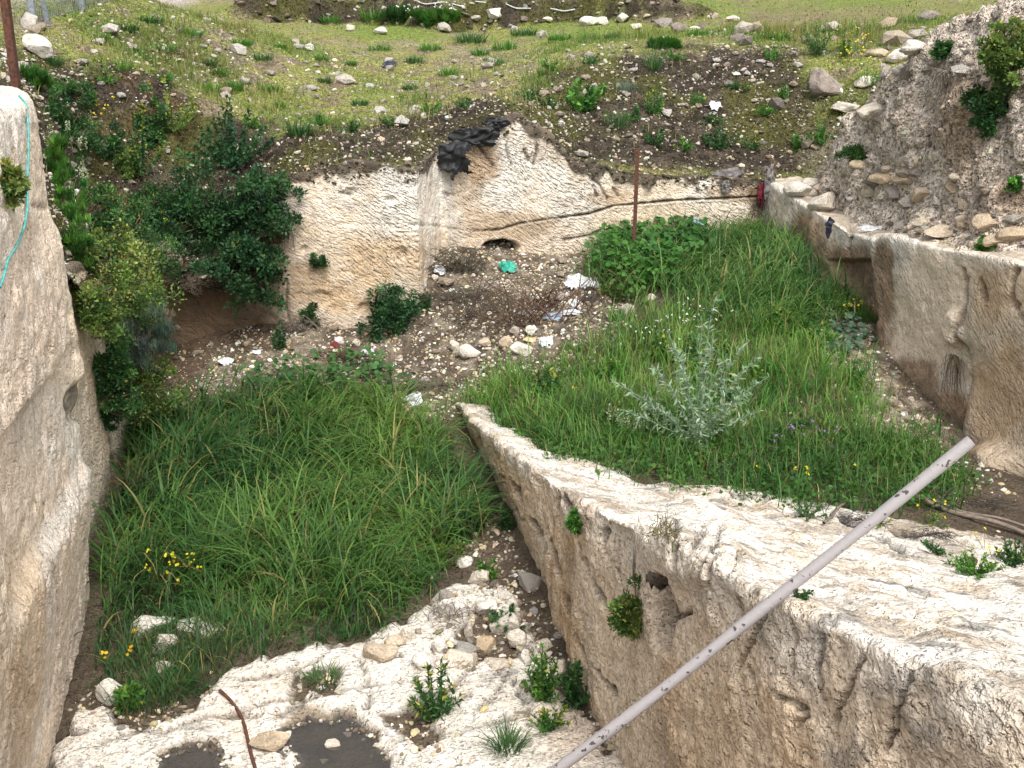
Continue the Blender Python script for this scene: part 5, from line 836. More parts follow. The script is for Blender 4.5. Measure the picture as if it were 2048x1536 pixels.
LIT = [('plastic_bag', 1018, 542, 34, 30, 'green_plastic', 'crumpled green plastic bag below the small cave in the back wall', 'bag', 0), ('plastic_sheet', 1162, 575, 66, 44, 'white_plastic', 'torn white plastic sheet on the upper right of the debris slope', 'litter', 0), ('plastic_sheet', 1180, 604, 40, 14, 'black_plastic', 'black plastic scrap under the torn white sheet', 'litter', 0),
       ('plastic_bag', 880, 546, 22, 26, 'white_plastic', 'small white rag at the corner of the back wall', 'litter', 0), ('plastic_bag', 1150, 612, 20, 16, 'white_plastic', 'white cup shaped scrap at the right of the debris', 'litter', 0), ('plastic_bag', 1105, 640, 30, 22, 'blue_plastic', 'pale blue crumpled plastic low on the debris slope', 'litter', 0), ('plastic_sheet', 1140, 632, 44, 18, 'white_plastic', 'thin whitish sheet at the grass edge of the debris', 'litter', 0),
       ('plastic_sheet', 1092, 690, 26, 30, 'white_plastic', 'bright white plastic scrap above the terrace grass', 'litter', 0), ('plastic_sheet', 1058, 684, 22, 12, 'pallet', 'yellow scrap beside the long white stone', 'litter', 0), ('plastic_sheet', 826, 808, 36, 30, 'white_plastic', 'white plastic sheet at the upper edge of the pit grass', 'litter', 0), ('plastic_sheet', 736, 710, 24, 18, 'white_plastic', 'white square scrap below the round bush', 'litter', 0), ('plastic_bag', 514, 708, 14, 10, 'white_plastic', 'tiny white cup in the dark recess', 'litter', 0), ('plastic_bag', 452, 728, 24, 18, 'white_plastic', 'white scrap on the recess rubble above the pit grass', 'litter', 0), ('plastic_bag', 668, 694, 16, 12, 'red_cloth', 'small red scrap at the foot of the back wall', 'litter', 0),
       ('plastic_bag', 1386, 452, 40, 26, 'blue_plastic', 'pale blue plastic bag in the barley by the back wall', 'bag', 0), ('plastic_rag', 780, 134, 24, 18, 'navy', 'dark navy rag on the grass field', 'rag', 0),
       ('plastic_sheet', 910, 318, 60, 66, 'black_plastic', 'torn black plastic hanging over the wall in the corner', 'plastic sheet', 1), ('plastic_sheet', 955, 272, 84, 36, 'black_plastic', 'black plastic strip sagging from the soil above the back wall', 'plastic sheet', 1), ('plastic_sheet', 990, 245, 44, 22, 'black_plastic', 'end of black plastic sticking out under the peak of the wall', 'plastic sheet', 1), ('plastic_scrap', 930, 278, 22, 12, 'white_plastic', 'white scrap on the torn black plastic', 'litter', 1), ('plastic_scrap', 900, 290, 26, 14, 'grey_cloth', 'grey scrap on the torn black plastic', 'litter', 1),
       ('red_cloth', 1522, 388, 16, 40, 'red_cloth', 'dark red cloth hanging in the back right corner', 'cloth', 1), ('grey_rag', 1536, 368, 22, 70, 'grey_cloth', 'long grey rag hanging beside the dark red cloth', 'rag', 1), ('grey_rag', 1455, 350, 50, 26, 'grey_cloth', 'grey rag caught on the wall top below the weeds', 'rag', 1), ('grey_rag', 1450, 372, 14, 24, 'grey_cloth', 'narrow grey rag strip under the wall top weeds', 'rag', 1), ('grey_rag', 1657, 452, 16, 34, 'navy', 'dark rag hanging over the stained right wall', 'rag', 1), ('plastic_sheet', 1740, 462, 40, 14, 'white_plastic', 'whitish scrap on top of the stained right wall', 'litter', 0), ('white_bag', 1430, 218, 22, 26, 'white_plastic', 'white bag scrap in the dark bank', 'litter', 0)]
for i, (nm, u, v, w, h, m_, lb, ct, dr) in enumerate(LIT): crumple(nm, u, v, w, h, m_, lb, ct, 900 + i, .03 if dr else .02, bool(dr))

# =================================================================== plants
GREENS = {'dark': [(.028, .085, .034), (.042, .115, .042), (.06, .145, .05)], 'yellow': [(.11, .19, .045), (.16, .25, .06), (.07, .14, .035), (.22, .29, .08)], 'grey': [(.13, .19, .15), (.09, .145, .11), (.17, .23, .17)], 'fresh': [(.075, .21, .035), (.12, .28, .045), (.05, .16, .03)], 'mid': [(.05, .135, .04), (.08, .18, .05), (.035, .10, .032)]}
TIPS = (.42, .40, .06)
def px_size(u, v, w):
    p, n = hit(u, v); return p, n, np.linalg.norm(p - CAM) / FPX * w
def bush(u, v, wpx, hpx, kind, label, leaf=(.05, .026), dens=1.0, tips=0.0, depth=.8, fine=False, catg='shrub', name='shrub', root=None, out=None, weed=True):
    """(u,v): centre of the crown in the photograph; crown grows from the surface behind that point"""
    p, n = hit(u, v); s = np.linalg.norm(p - CAM) / FPX; w, h = wpx * s / 2, hpx * s / 2
    if n[2] > .75: c = p + np.array([0, 0, h * .35]) ; c = c + n * 0.02
    else: c = p + np.array([n[0], n[1], 0]) * min(w, h) * (.55 if out is None else out)
    if root is None: rt = p if n[2] <= .75 else p
    else: rt, _ = hit(*root)
    if v > 1180 and n[2] > .62: w *= 1.35; h *= 1.35; dens *= 1.3
    o = empty(name, rt); g = np.array(GREENS[kind])
    if n[2] > .62 and weed:                      # free-standing weed or tuft on the ground
        if fine:
            m = int(150 * dens); az = rng.uniform(0, 6.283, m); r0 = w * .55 * np.sqrt(rng.random(m)); bs = np.stack([np.cos(az) * r0, np.sin(az) * r0 * .8, 0 * r0], -1); bs[:, 2] = np.array([(down(rt[0] + q[0], rt[1] + q[1], rt[2] + .6) if False else rt)[2] for q in bs]) - rt[2] - .02 * np.abs(r0) / max(w, .01)
            V, F = blades(bs, az + rng.normal(0, .6, m), h * rng.uniform(.7, 1.9, m), np.full(m, max(leaf[1], .007)) * rng.uniform(.7, 1.4, m), rng.uniform(.05, .8, m), rng.uniform(.2, 1.5, m), 3); C = percol(gcol(bs + rt, [g[0], g[1], g[-1] * 1.2], 5, 3), 7)
            mb_obj('foliage', V, F, M['grass'], C, o); return tag(o, label, catg)
        m = max(6, int(20 * dens)); paths = []; rads = []; pos = []; ax = []; cc = []
        for k in range(m):
            a = rng.uniform(0, 6.283); sp = math.sqrt(rng.random()); e = np.array([math.cos(a) * w * sp, math.sin(a) * w * sp * .9, h * 2 * (1.05 - .65 * sp ** 2) * rng.uniform(.55, 1)]); t = np.linspace(0, 1, 6)[:, None]; c_ = e * np.concatenate([t ** .8, t ** .8, t ** 1.15], 1) + rng.normal(0, .01, 3); paths.append(c_); rads.append(np.linspace(.004, .0015, 6))
            q_ = int(np.clip(9 + 1.1 * np.linalg.norm(e) / max(leaf[0], .02) * 4, 10, 60)); f = rng.uniform(.12, 1, q_); ii = np.minimum((f * 5).astype(int), 4); pt = c_[ii] + (c_[ii + 1] - c_[ii]) * (f * 5 - ii)[:, None]; dr_ = e / np.linalg.norm(e); pos.append(pt); ax.append(dr_ * .5 + rng.normal(0, .6, (q_, 3)) + [0, 0, .25]); b_ = g[rng.integers(0, len(g))] * rng.uniform(.75, 1.35); c2 = np.repeat(b_[None], q_, 0) * (1 + rng.normal(0, .15, (q_, 1)))
            if tips: tk = (f > .75) & (rng.random(q_) < tips * 3.5); c2[tk] = np.array(TIPS) * rng.uniform(.6, 1.15, (tk.sum(), 1))
            cc.append(c2)
        pos = np.concatenate(pos); ax = np.concatenate(ax); cc = np.clip(np.concatenate(cc), .004, 1); V, F = leaves(pos, ax, rng.uniform(.6, 1.25, len(pos)) * leaf[0], rng.uniform(.7, 1.25, len(pos)) * leaf[1] * 1.1); mb_obj('foliage', V, F, M['leaf'], percol(cc, 5), o)
        V, F = tubes(paths, rads, 3); tag(mb_obj('stems', V, F, M['leaf'], np.broadcast_to(np.array((.09, .13, .05)), V.shape), o), kind='stuff'); return tag(o, label, catg)
    nc = max(14, int(44 * dens)); d = rng.normal(size=(nc, 3)); d /= np.linalg.norm(d, axis=1, keepdims=True); r = rng.uniform(.25, 1.0, (nc, 1)) ** .55 * (1 + .85 * fbm(d + u * .37, 1.5, 2, 7)[:, None])
    cl = d * r * np.array([w, min(w, h) * depth, h]); cr = rng.uniform(.13, .30, nc) * min(w, h)
    nl = int((70 if not fine else 150) * (1.0 if dens > .8 else .8)); pos = []; ax = []; cc = []; base = mixcol(g, nc, .25)
    for i in range(nc):
        q = rng.normal(size=(nl, 3)); q /= np.linalg.norm(q, axis=1, keepdims=True); rr = rng.uniform(.2, 1.25, (nl, 1)); pos.append(cl[i] + q * rr * cr[i]); ax.append(q * .8 + np.array([0, -.15, .45]) + rng.normal(0, .35, (nl, 3))); cc.append(base[i] * (1 + rng.normal(0, .18, (nl, 1))))
    pos = np.concatenate(pos); ax = np.concatenate(ax); cc = np.clip(np.concatenate(cc), .004, 1); m = len(pos)
    if tips: k = rng.random(m) < tips * smooth(-.4, .8, pos[:, 2] / h); cc[k] = np.array(TIPS) * rng.uniform(.6, 1.15, (k.sum(), 1))
    if fine: V, F = blades(pos, rng.uniform(0, 6.28, m), rng.uniform(.5, 1, m) * leaf[0], np.full(m, leaf[1]), rng.uniform(0, 1.2, m), rng.uniform(-.3, .5, m), 2); C = percol(cc, 5)
    else: V, F = leaves(pos, ax, rng.uniform(.6, 1.2, m) * leaf[0], rng.uniform(.7, 1.2, m) * leaf[1]); C = percol(cc, 5)
    mb_obj('foliage', V + (c - rt), F, M['leaf'], C, o)
    paths = []; rads = []
    for i in range(nc):
        e = cl[i] + (c - rt); t = np.linspace(0, 1, 6)[:, None]; pth = e * t + np.array([0, 0, -.12 * h]) * np.sin(np.pi * t) + .05 * w * rng.normal(size=3) * np.sin(np.pi * t); paths.append(pth); rads.append(np.linspace(.010, .0025, 6) * (w / .35) ** .5)
    V, F = tubes(paths, rads, 4); mb_obj('branches', V, F, M['twig'], np.broadcast_to(np.array((.16, .12, .085)), V.shape), o); return tag(o, label, catg)
# left bank
bush(345, 265, 130, 110, 'yellow', 'leafy shrub with yellow tips high on the brown mossy bank', tips=.10, out=.3); bush(300, 262, 60, 120, 'mid', 'narrow green shrub beside the high yellow tipped shrub', tips=.04, out=.3)
bush(283, 352, 110, 130, 'mid', 'green shrub above the dry grey twigs on the left bank', tips=.08, out=.5); bush(285, 445, 140, 120, 'mid', 'bushy green shrub with pale tips above the conglomerate overhang', tips=.10, out=.6)
bush(215, 495, 140, 150, 'mid', 'dull green shrub with whitish flower spikes on the left bank', (.04, .016), tips=.06, out=.6); bush(180, 575, 170, 170, 'yellow', 'large yellow flowered shrub hanging against the left block', (.038, .02), 1.3, .16, out=.9); bush(245, 585, 110, 90, 'yellow', 'smaller yellow flowered shrub below the conglomerate overhang', (.038, .02), 1, .12, out=.7)
bush(212, 690, 130, 120, 'grey', 'rounded grey green needle shrub on the low left wall', (.10, .006), 1.1, 0, fine=True, out=.8); bush(228, 775, 160, 130, 'yellow', 'yellow flowered shrub drooping over the low left wall', (.038, .02), 1.2, .16, out=.8); bush(205, 830, 60, 60, 'mid', 'small dark shrub under the drooping yellow flowered one', (.036, .018), .8, .06, out=.7)
bush(130, 430, 60, 150, 'fresh', 'tall feathery bright green weed between the block and the bank', (.09, .006), .9, 0, fine=True, out=.5); bush(140, 500, 60, 100, 'fresh', 'feathery green weed low behind the left block', (.09, .006), .8, 0, fine=True, out=.5); bush(130, 270, 90, 130, 'mid', 'weedy green growth behind the top of the left block', (.05, .02), 1, .03, out=.4); bush(8, 370, 50, 70, 'yellow', 'small yellow flowered plant growing from the face of the left block', (.04, .02), .7, .12, out=.5)
for i, (u, v, w, h, kd, lb) in enumerate([(105, 235, 60, 80, 'mid', 'leafy weed right behind the top corner of the left block'), (150, 195, 90, 50, 'mid', 'low dull weed on the bank rim behind the rusty post'), (105, 340, 50, 100, 'fresh', 'bright grass clump halfway down behind the left block'), (150, 420, 60, 90, 'fresh', 'soft green grass clump beside the dull green shrub'), (200, 290, 60, 60, 'mid', 'small weed in the middle of the mossy bank'), (245, 330, 50, 60, 'yellow', 'yellowish sprig on the mossy bank above the green shrubs'), (60, 165, 60, 40, 'fresh', 'fresh weed at the foot of the rusty post'), (240, 140, 70, 30, 'fresh', 'fresh green weed on the rim of the mossy bank'), (420, 185, 60, 40, 'fresh', 'green weed on the rim above the large dark shrub')]):
    bush(u, v, w, h, kd, lb, (.13, .009) if kd == 'fresh' else (.05, .02), .8, .03 if kd == 'yellow' else 0, fine=kd == 'fresh', out=.4)
for (u, v, w, h, kd, lb, tp) in [(160, 510, 120, 110, 'yellow', 'dense yellowish shrub wedged behind the left block', .1), (150, 610, 110, 110, 'yellow', 'yellow flowered shrub overlapping the edge of the left block', .14), (215, 620, 120, 90, 'mid', 'dense green shrub between the yellow flowered shrubs', .06), (255, 520, 120, 100, 'mid', 'dense green shrub in front of the grey earthy lump', .05), (190, 735, 90, 80, 'mid', 'dark green shrub between the needle shrub and the block', .03), (250, 745, 90, 80, 'yellow', 'yellow tipped shrub beside the needle shrub', .12), (195, 800, 100, 90, 'mid', 'low dark shrub at the bottom of the hanging thicket', .05), (300, 400, 90, 90, 'mid', 'green shrub between the thicket and the large dark shrub', .06), (170, 430, 90, 90, 'mid', 'dull shrub at the top of the thicket behind the block', .03)]:
    bush(u, v, w, h, kd, lb, (.04, .02), 1.2, tp, out=.7, weed=False)
# dark shrubs of the back wall
bush(470, 335, 170, 130, 'dark', 'upper crown of dark leafy shrub on the bank', (.062, .03), 1.6, 0, out=.5); bush(445, 420, 210, 160, 'dark', 'large dark leafy shrub spilling over the recess', (.062, .03), 2.0, .01, out=.8); bush(530, 395, 100, 110, 'dark', 'dark leafy shrub against the left edge of the pale back wall', (.062, .03), 1.3, 0, out=.6); bush(515, 520, 150, 130, 'dark', 'dark leafy shrub hanging down over the dark recess', (.062, .034), 1.6, .01, out=.9); bush(400, 460, 90, 80, 'mid', 'mid green shrub with yellow tips beside the large dark shrub', (.05, .024), .9, .07, out=.7)
bush(790, 650, 116, 104, 'dark', 'round dark green bush at the foot of the back wall corner', (.058, .028), 1.7, 0, out=.9, weed=False); bush(640, 520, 44, 34, 'dark', 'tiny plant growing from the middle of the back wall', (.03, .016), .5, 0, out=.5); bush(563, 700, 40, 60, 'dark', 'small dark weed at the foot of the recess rubble', (.05, .022), .6, 0)
bush(620, 640, 30, 60, 'mid', 'slender leafy weed at the foot of the pale back wall', (.06, .022), .5, 0)
# bank above the back wall
bush(1305, 140, 56, 80, 'mid', 'tall fine dark green shrub on top of the dark bank', (.09, .005), 1, 0, fine=True, out=.4); bush(1252, 183, 54, 36, 'grey', 'silvery grey cushion shrub on the dark bank', (.08, .005), .9, 0, fine=True, out=.5); bush(1165, 225, 90, 60, 'fresh', 'bright green broad leaved weed above the hanging roots', (.09, .045), .7, 0, out=.4); bush(1235, 255, 80, 60, 'mid', 'dark fine shrub beside the bright green weed', (.08, .006), 1, 0, fine=True, out=.4); bush(1310, 230, 60, 60, 'fresh', 'light green weed with small yellow flowers on the dark bank', (.06, .02), .5, .05, out=.4)
bush(1440, 300, 80, 60, 'mid', 'dark green shrub above the grey rag on the wall top', (.05, .02), 1, 0, out=.4); bush(1310, 290, 60, 40, 'mid', 'small weed on the soil just above the thin post', (.05, .02), .5, 0, out=.4); bush(1640, 110, 90, 60, 'mid', 'dense green weeds above the grey brown boulder', (.09, .012), .9, 0, out=.3); bush(1690, 115, 50, 70, 'fresh', 'yellow flowering mustard clump among the white boulders', (.05, .012), .8, .35, out=.3)
bush(1740, 170, 60, 60, 'fresh', 'grassy green weed between the white boulders', (.12, .008), .8, 0, fine=True, out=.3); bush(1640, 290, 60, 50, 'fresh', 'bright green weed on the slope above the ledge', (.06, .02), .6, 0, out=.3); bush(1590, 300, 40, 40, 'fresh', 'small bright weed beside the wall corner', (.06, .02), .5, 0, out=.3); bush(1720, 310, 70, 30, 'mid', 'dark low weed at the foot of the conglomerate bank', (.07, .015), .6, 0, out=.3)
bush(2030, 110, 90, 120, 'yellow', 'large yellow green shrub on the conglomerate bank', (.05, .03), 1.4, .12, out=.6); bush(2000, 222, 76, 90, 'mid', 'dark green shrub below the large yellow green one', (.05, .03), 1.2, .04, out=.6); bush(1890, 105, 46, 34, 'mid', 'small green weed near the top of the conglomerate bank', (.05, .025), .6, 0, out=.4); bush(1975, 492, 36, 26, 'fresh', 'small fresh weed growing on the right wall top', (.05, .02), .5, 0, out=.4); bush(2038, 370, 30, 30, 'fresh', 'tiny green weed in the conglomerate', (.04, .02), .4, 0, out=.4)
# ridge and floor plants
bush(1275, 1232, 86, 110, 'yellow', 'shrub with pale tips growing from a hollow in the ridge face', (.030, .013), 1.3, .10, out=.35, depth=.6); bush(1155, 1045, 22, 40, 'fresh', 'small fresh weed in a crack on the ridge shoulder', (.05, .016), .4, 0, out=.5); bush(1012, 1062, 26, 60, 'mid', 'leafy weed climbing the ridge foot beside the tall grass', (.04, .02), .6, 0, out=.4)
bush(880, 1130, 100, 70, 'yellow', 'yellowish weed bush at the edge of the tall pit grass', (.024, .012), 1.2, .18, weed=False); bush(980, 1150, 60, 40, 'fresh', 'low broad weed on the gravel by the ridge foot', (.06, .02), .4, 0); bush(1010, 1255, 60, 40, 'mid', 'dark weed growing over white rocks of the floor', (.035, .02), .6, 0)
bush(1085, 1400, 70, 90, 'fresh', 'fresh green weed beside the white floor slab', (.04, .014), 1, .03); bush(1150, 1412, 60, 70, 'mid', 'dark green weed against the ridge foot', (.04, .018), 1, 0); bush(870, 1440, 80, 110, 'mid', 'tall weed with yellow green spikes in the floor hollow', (.055, .014), .9, .08); bush(1100, 1460, 60, 40, 'fresh', 'yellowish low weed at the edge of the front rock', (.035, .014), .6, .12); bush(1015, 1500, 70, 60, 'mid', 'grassy weed tuft on the front edge of the floor rock', (.13, .007), .7, 0, fine=True)
bush(650, 1365, 100, 36, 'mid', 'grassy weed tuft in the hollow of the white floor', (.10, .006), .7, 0, fine=True); bush(350, 1385, 120, 60, 'mid', 'broad grassy clump at the start of the rusty rod', (.14, .007), 1, 0, fine=True); bush(260, 1420, 50, 50, 'fresh', 'leafy weed with one yellow flower in the soil pocket', (.07, .02), .5, .03); bush(700, 1255 + 20, 60, 30, 'mid', 'short weed fringe beside the tan slabs', (.06, .01), .5, 0, fine=True)
bush(1950, 1150, 110, 50, 'fresh', 'bright green weed patch around the rusty stub', (.035, .01), 1.2, .03); bush(2025, 1130, 70, 60, 'mid', 'dark weed mound behind the rusty stub', (.035, .012), 1, .02); bush(1870, 1105, 60, 24, 'mid', 'low ferny weed on the white ridge rock', (.035, .010), .6, 0); bush(1615, 1035, 90, 26, 'mid', 'dark low weed in a seam of the ridge top', (.035, .008), .8, 0); bush(1440, 955, 60, 36, 'grey', 'pale weed hanging over the terrace rock edge', (.03, .012), .7, .1); bush(1600, 1197, 40, 14, 'mid', 'moss like weed beside the leaning pipe', (.025, .008), .4, 0); bush(1760, 1050, 50, 24, 'yellow', 'sparse yellowish weed on the ridge rock by the pipe', (.03, .008), .4, .1); bush(1860, 1050, 70, 30, 'yellow', 'weed with tiny yellow flowers in front of the poles', (.03, .008), .5, .12)
bush(1500, 560, 110, 70, 'mid', 'leafy weed clump among the barley', (.07, .03), .9, 0); bush(1735, 640, 90, 60, 'fresh', 'long leaved clump with yellow flowers beside the stained wall', (.18, .009), .8, .03, fine=True); bush(1700, 775, 50, 50, 'fresh', 'broad leaved dock plant on the gravel strip', (.11, .03), .35, 0); bush(1600, 880, 90, 50, 'mid', 'mallow plant with purple flowers at the terrace front', (.045, .03), .9, 0)
bush(1215, 590, 60, 40, 'fresh', 'grassy green clump beside the torn white sheet', (.13, .008), .8, 0, fine=True); bush(1240, 640, 80, 40, 'mid', 'dull weed on the edge of the debris', (.05, .012), .7, 0, fine=True); bush(1150, 700, 80, 30, 'fresh', 'fresh grass clump where debris meets the terrace', (.12, .007), .8, 0, fine=True)
TW = ['bright leafy weed standing out of the terrace grass', 'dull leafy weed standing out of the terrace grass']
for i in range(22):
    u, v = 1040 + rng.random() * 620, 650 + rng.random() * 230
    if not inpoly(np.array(u), np.array(v), TM): continue
    o = bush(u, v, 50 + 40 * rng.random(), 36 + 30 * rng.random(), 'mid' if i % 2 else 'fresh', TW[i % 2], (.05 + .03 * rng.random(), .02 + .012 * rng.random()), .8, .04, name='weed', catg='weed'); o['group'] = 'weeds in the terrace meadow'
# field tufts
for i, (u, v, w, h) in enumerate([(520, 120, 90, 26), (480, 90, 90, 22), (380, 70, 90, 20), (250, 60, 90, 20), (330, 100, 80, 22), (1120, 80, 90, 22), (1230, 78, 80, 18), (1400, 70, 90, 18), (1500, 60, 90, 20), (1050, 70, 100, 22), (760, 100, 80, 20), (900, 150, 80, 22), (300, 45, 80, 20), (1330, 95, 60, 18), (1560, 80, 70, 24), (720, 210, 60, 20), (640, 120, 60, 18), (200, 80, 60, 20), (110, 130, 60, 24), (540, 180, 70, 20), (745, 40, 70, 40), (800, 35, 60, 30), (870, 40, 90, 26), (660, 45, 60, 24), (940, 85, 110, 34), (1010, 100, 90, 30), (860, 100, 70, 24), (830, 125, 70, 24), (990, 130, 70, 26), (440, 150, 60, 24), (420, 130, 40, 20), (700, 130, 50, 16), (560, 95, 40, 14), (600, 270, 80, 50), (470, 180, 50, 30), (560, 215, 40, 20), (820, 178, 50, 18), (960, 110, 60, 24), (1090, 150, 50, 20), (650, 165, 50, 18)]):
    o = bush(u, v, w, h, 'fresh' if i % 3 else 'mid', ('broad ' if w > 75 else 'small ' if w < 55 else '') + ('fresh' if i % 3 else 'dull') + ' green grass tuft on the stony field' + (' near the far soil step' if v < 60 else ''), (.16 if v > 90 else .2, .012 if v > 90 else .018), 1.1, .02, fine=True, name='grass_tuft', catg='grass tuft', out=.3); o['group'] = 'grass tufts on the field'

for i, (u, v, w, h) in enumerate([(1100, 140, 60, 26), (1180, 130, 50, 22), (1390, 210, 50, 24), (1480, 180, 50, 20), (1350, 120, 50, 24), (1420, 250, 50, 22), (1530, 230, 50, 24), (1270, 240, 50, 30), (1200, 190, 46, 22), (1500, 300, 60, 30), (1570, 200, 50, 30), (1060, 200, 60, 26), (1370, 300, 50, 26), (1100, 215, 50, 24), (1545, 120, 60, 26), (930, 215, 60, 22), (860, 225, 60, 24), (700, 265, 60, 26), (640, 250, 50, 26), (780, 250, 50, 20), (500, 255, 50, 26), (180, 190, 50, 30), (330, 165, 50, 26), (120, 180, 50, 30), (215, 170, 50, 26)]):
    o = bush(u, v, w, h, 'mid' if i % 2 else 'fresh', ('dull' if i % 2 else 'fresh') + ' green weed rooted in ' + ('the dark bank above the thin rusty post' if u > 1030 else 'the soil above the pale back wall' if u > 450 else 'the mossy bank rim behind the left block'), (.05, .016), .6, .03, name='weed', catg='weed', out=.3); o['group'] = 'weeds in the dark bank'
# flowers on stems
def flowers(spots, pc, label, name='flowers', size=.018, hgt=.30, jit=.05, catg='flowers', stemcol=(.09, .15, .04), n=6):
    for (u, v) in spots:
        p, nn = hit(u, v); o = empty(name, p); paths = []; pos = []
        for k in range(n):
            q = np.array([rng.normal(0, jit), rng.normal(0, jit), 0]); e = q + np.array([rng.normal(0, .04), rng.normal(0, .04), hgt * rng.uniform(.5, 1.1)]); paths.append(np.array([q, (q + e) / 2 + rng.normal(0, .01, 3), e])); pos.append(e)
        pos = np.array(pos); m = len(pos); V, F = tubes(paths, [.0022] * m, 3); tag(mb_obj('stems', V, F, M['leaf'], np.broadcast_to(np.array(stemcol), V.shape), o), kind='stuff')
        pp = np.repeat(pos, 3, 0) + rng.normal(0, size * .7, (m * 3, 3)); V, F = discs(pp, np.stack([rng.normal(0, .5, m * 3), rng.normal(-.5, .4, m * 3), np.ones(m * 3)], -1), size * rng.uniform(.6, 1.1, m * 3), 5); tag(mb_obj('blossoms', V, F, M['petal'], percol(mixcol([pc], m * 3, .1), 6), o), kind='stuff'); tag(o, label, catg, label if len(spots) > 1 else None)
YF = (.68, .58, .03)
flowers([(345, 1190), (375, 1185), (400, 1180), (360, 1200), (330, 1205)], YF, 'yellow mustard flowers rising from the pit grass near the left block', size=.013, hgt=.34, n=4)
flowers([(280, 1290), (272, 1330), (222, 1345), (252, 1415)], (.75, .45, .02), 'few orange yellow daisies in the floor grass by the left block', size=.018, hgt=.15, n=1, jit=.02)
flowers([(1690, 150), (1700, 130), (1715, 120), (1680, 165), (1745, 140), (1720, 100)], YF, 'bright yellow wild mustard flowers between boulders of the right slope', size=.015, hgt=.32, n=5, jit=.12)
flowers([(1330, 680), (1360, 670), (1300, 690), (1390, 680), (1270, 700), (1420, 660), (1340, 720), (1380, 640)], (.75, .75, .68), 'scatter of tiny white daisies in the terrace meadow', size=.009, hgt=.25, n=9, jit=.14)
flowers([(1560, 890), (1590, 885), (1640, 890), (1575, 905)], (.34, .16, .48), 'purple mallow flowers at the front of the terrace', size=.012, hgt=.20, n=3, jit=.08)
flowers([(1705, 640), (1720, 632), (1690, 645)], YF, 'yellow flowers beside the brown stained wall', size=.014, hgt=.22, n=3)
flowers([(1530, 960), (1620, 950), (1700, 950), (1460, 830), (1140, 790), (1600, 975)], YF, 'few tiny yellow flowers dotted through the terrace weeds', size=.012, hgt=.14, n=2)
flowers([(190, 250), (215, 230), (170, 230)], YF, 'small yellow flowers behind the top of the left block', size=.016, hgt=.2, n=3)
flowers([(870, 30), (890, 34), (850, 36), (905, 30)], (.75, .75, .70), 'white daisies in front of the far soil step', size=.02, hgt=.25, n=7, jit=.3)
flowers([(1850, 1040), (1880, 1060), (1970, 1100), (2000, 1130)], YF, 'few yellow flowers on thin stems above the ridge rock', size=.010, hgt=.16, n=2, jit=.04)
def spikes(spots, label):
    for u, v in spots:
        p0, _ = hit(u, v); o = empty('flower_spikes', p0); paths = []; pos = []
        for k in range(5):
            q = np.array([rng.normal(0, .09), rng.normal(0, .09), 0]); e = q + np.array([rng.normal(0, .02), 0, rng.uniform(.22, .34)]); paths.append(np.array([q, e])); t = rng.uniform(.55, 1, (26, 1)); pos.append(q + (e - q) * t + rng.normal(0, .009, (26, 3)))
        V, F = tubes(paths, [.003] * len(paths), 3); tag(mb_obj('stems', V, F, M['leaf'], np.broadcast_to(np.array((.08, .14, .04)), V.shape), o), kind='stuff'); pos = np.concatenate(pos); V, F = discs(pos, rng.normal(size=pos.shape), .010, 5); tag(mb_obj('blossoms', V, F, M['petal'], percol(mixcol([(.45, .50, .33), (.32, .40, .22)], len(pos), .1), 6), o), kind='stuff'); tag(o, label, 'flowers', label)
spikes([(1245, 880), (1270, 885), (1300, 880), (1320, 890)], 'upright pale mignonette flower spikes in front of the silvery thistle'); spikes([(140, 330), (160, 380), (110, 290)], 'pale flower spikes behind the top edge of the left block'); spikes([(240, 520), (215, 480), (265, 500)], 'pale flower spikes on the left bank shrubs')
# silvery thistle
p, _ = hit(1390, 905); o = empty('thistle', p); st = []; ra = []; lv = []; la = []; s = np.linalg.norm(p - CAM) / FPX
for (du, dv) in [(-170, -150), (-130, -110), (-95, -190), (-70, -255), (-50, -200), (-25, -165), (0, -270), (20, -230), (45, -180), (75, -230), (60, -140), (110, -200), (95, -120), (140, -150), (-150, -90), (30, -290), (-15, -120), (120, -90)]:
    e = np.array([du * s, rng.normal(0, .22) - .15 * (abs(du) / 170), -dv * s * 1.02]); t = np.linspace(0, 1, 9)[:, None]; c = e * t + np.array([-.25 * e[0], 0, .03]) * np.sin(np.pi * t) * .6; c += rng.normal(0, .004, c.shape); st.append(c); ra.append(np.linspace(.0075, .003, 9))
    for k in range(110):
        f = rng.uniform(.05, 1); i = f * 8; j = min(7, int(i)); q = c[j] + (c[j + 1] - c[j]) * (i - j); lv.append(q); dr_ = (c[j + 1] - c[j]); dr_ = dr_ / np.linalg.norm(dr_); la.append(dr_ * .6 + rng.normal(0, .7, 3))
    if abs(du) > 40:
        b_ = c[5]; e2 = b_ + np.array([rng.normal(0, .08), rng.normal(0, .05), rng.uniform(.15, .3)]); st.append(np.linspace(b_, e2, 5)); ra.append(np.linspace(.004, .002, 5))
        for k in range(10): lv.append(b_ + (e2 - b_) * rng.random()); la.append(rng.normal(0, .6, 3) + [0, 0, .6])
for k in range(90): a_ = rng.uniform(0, 6.28); lv.append(np.array([math.cos(a_) * .06, math.sin(a_) * .06, rng.uniform(.03, .2)])); la.append(np.array([math.cos(a_), math.sin(a_), rng.uniform(.1, .9)]))
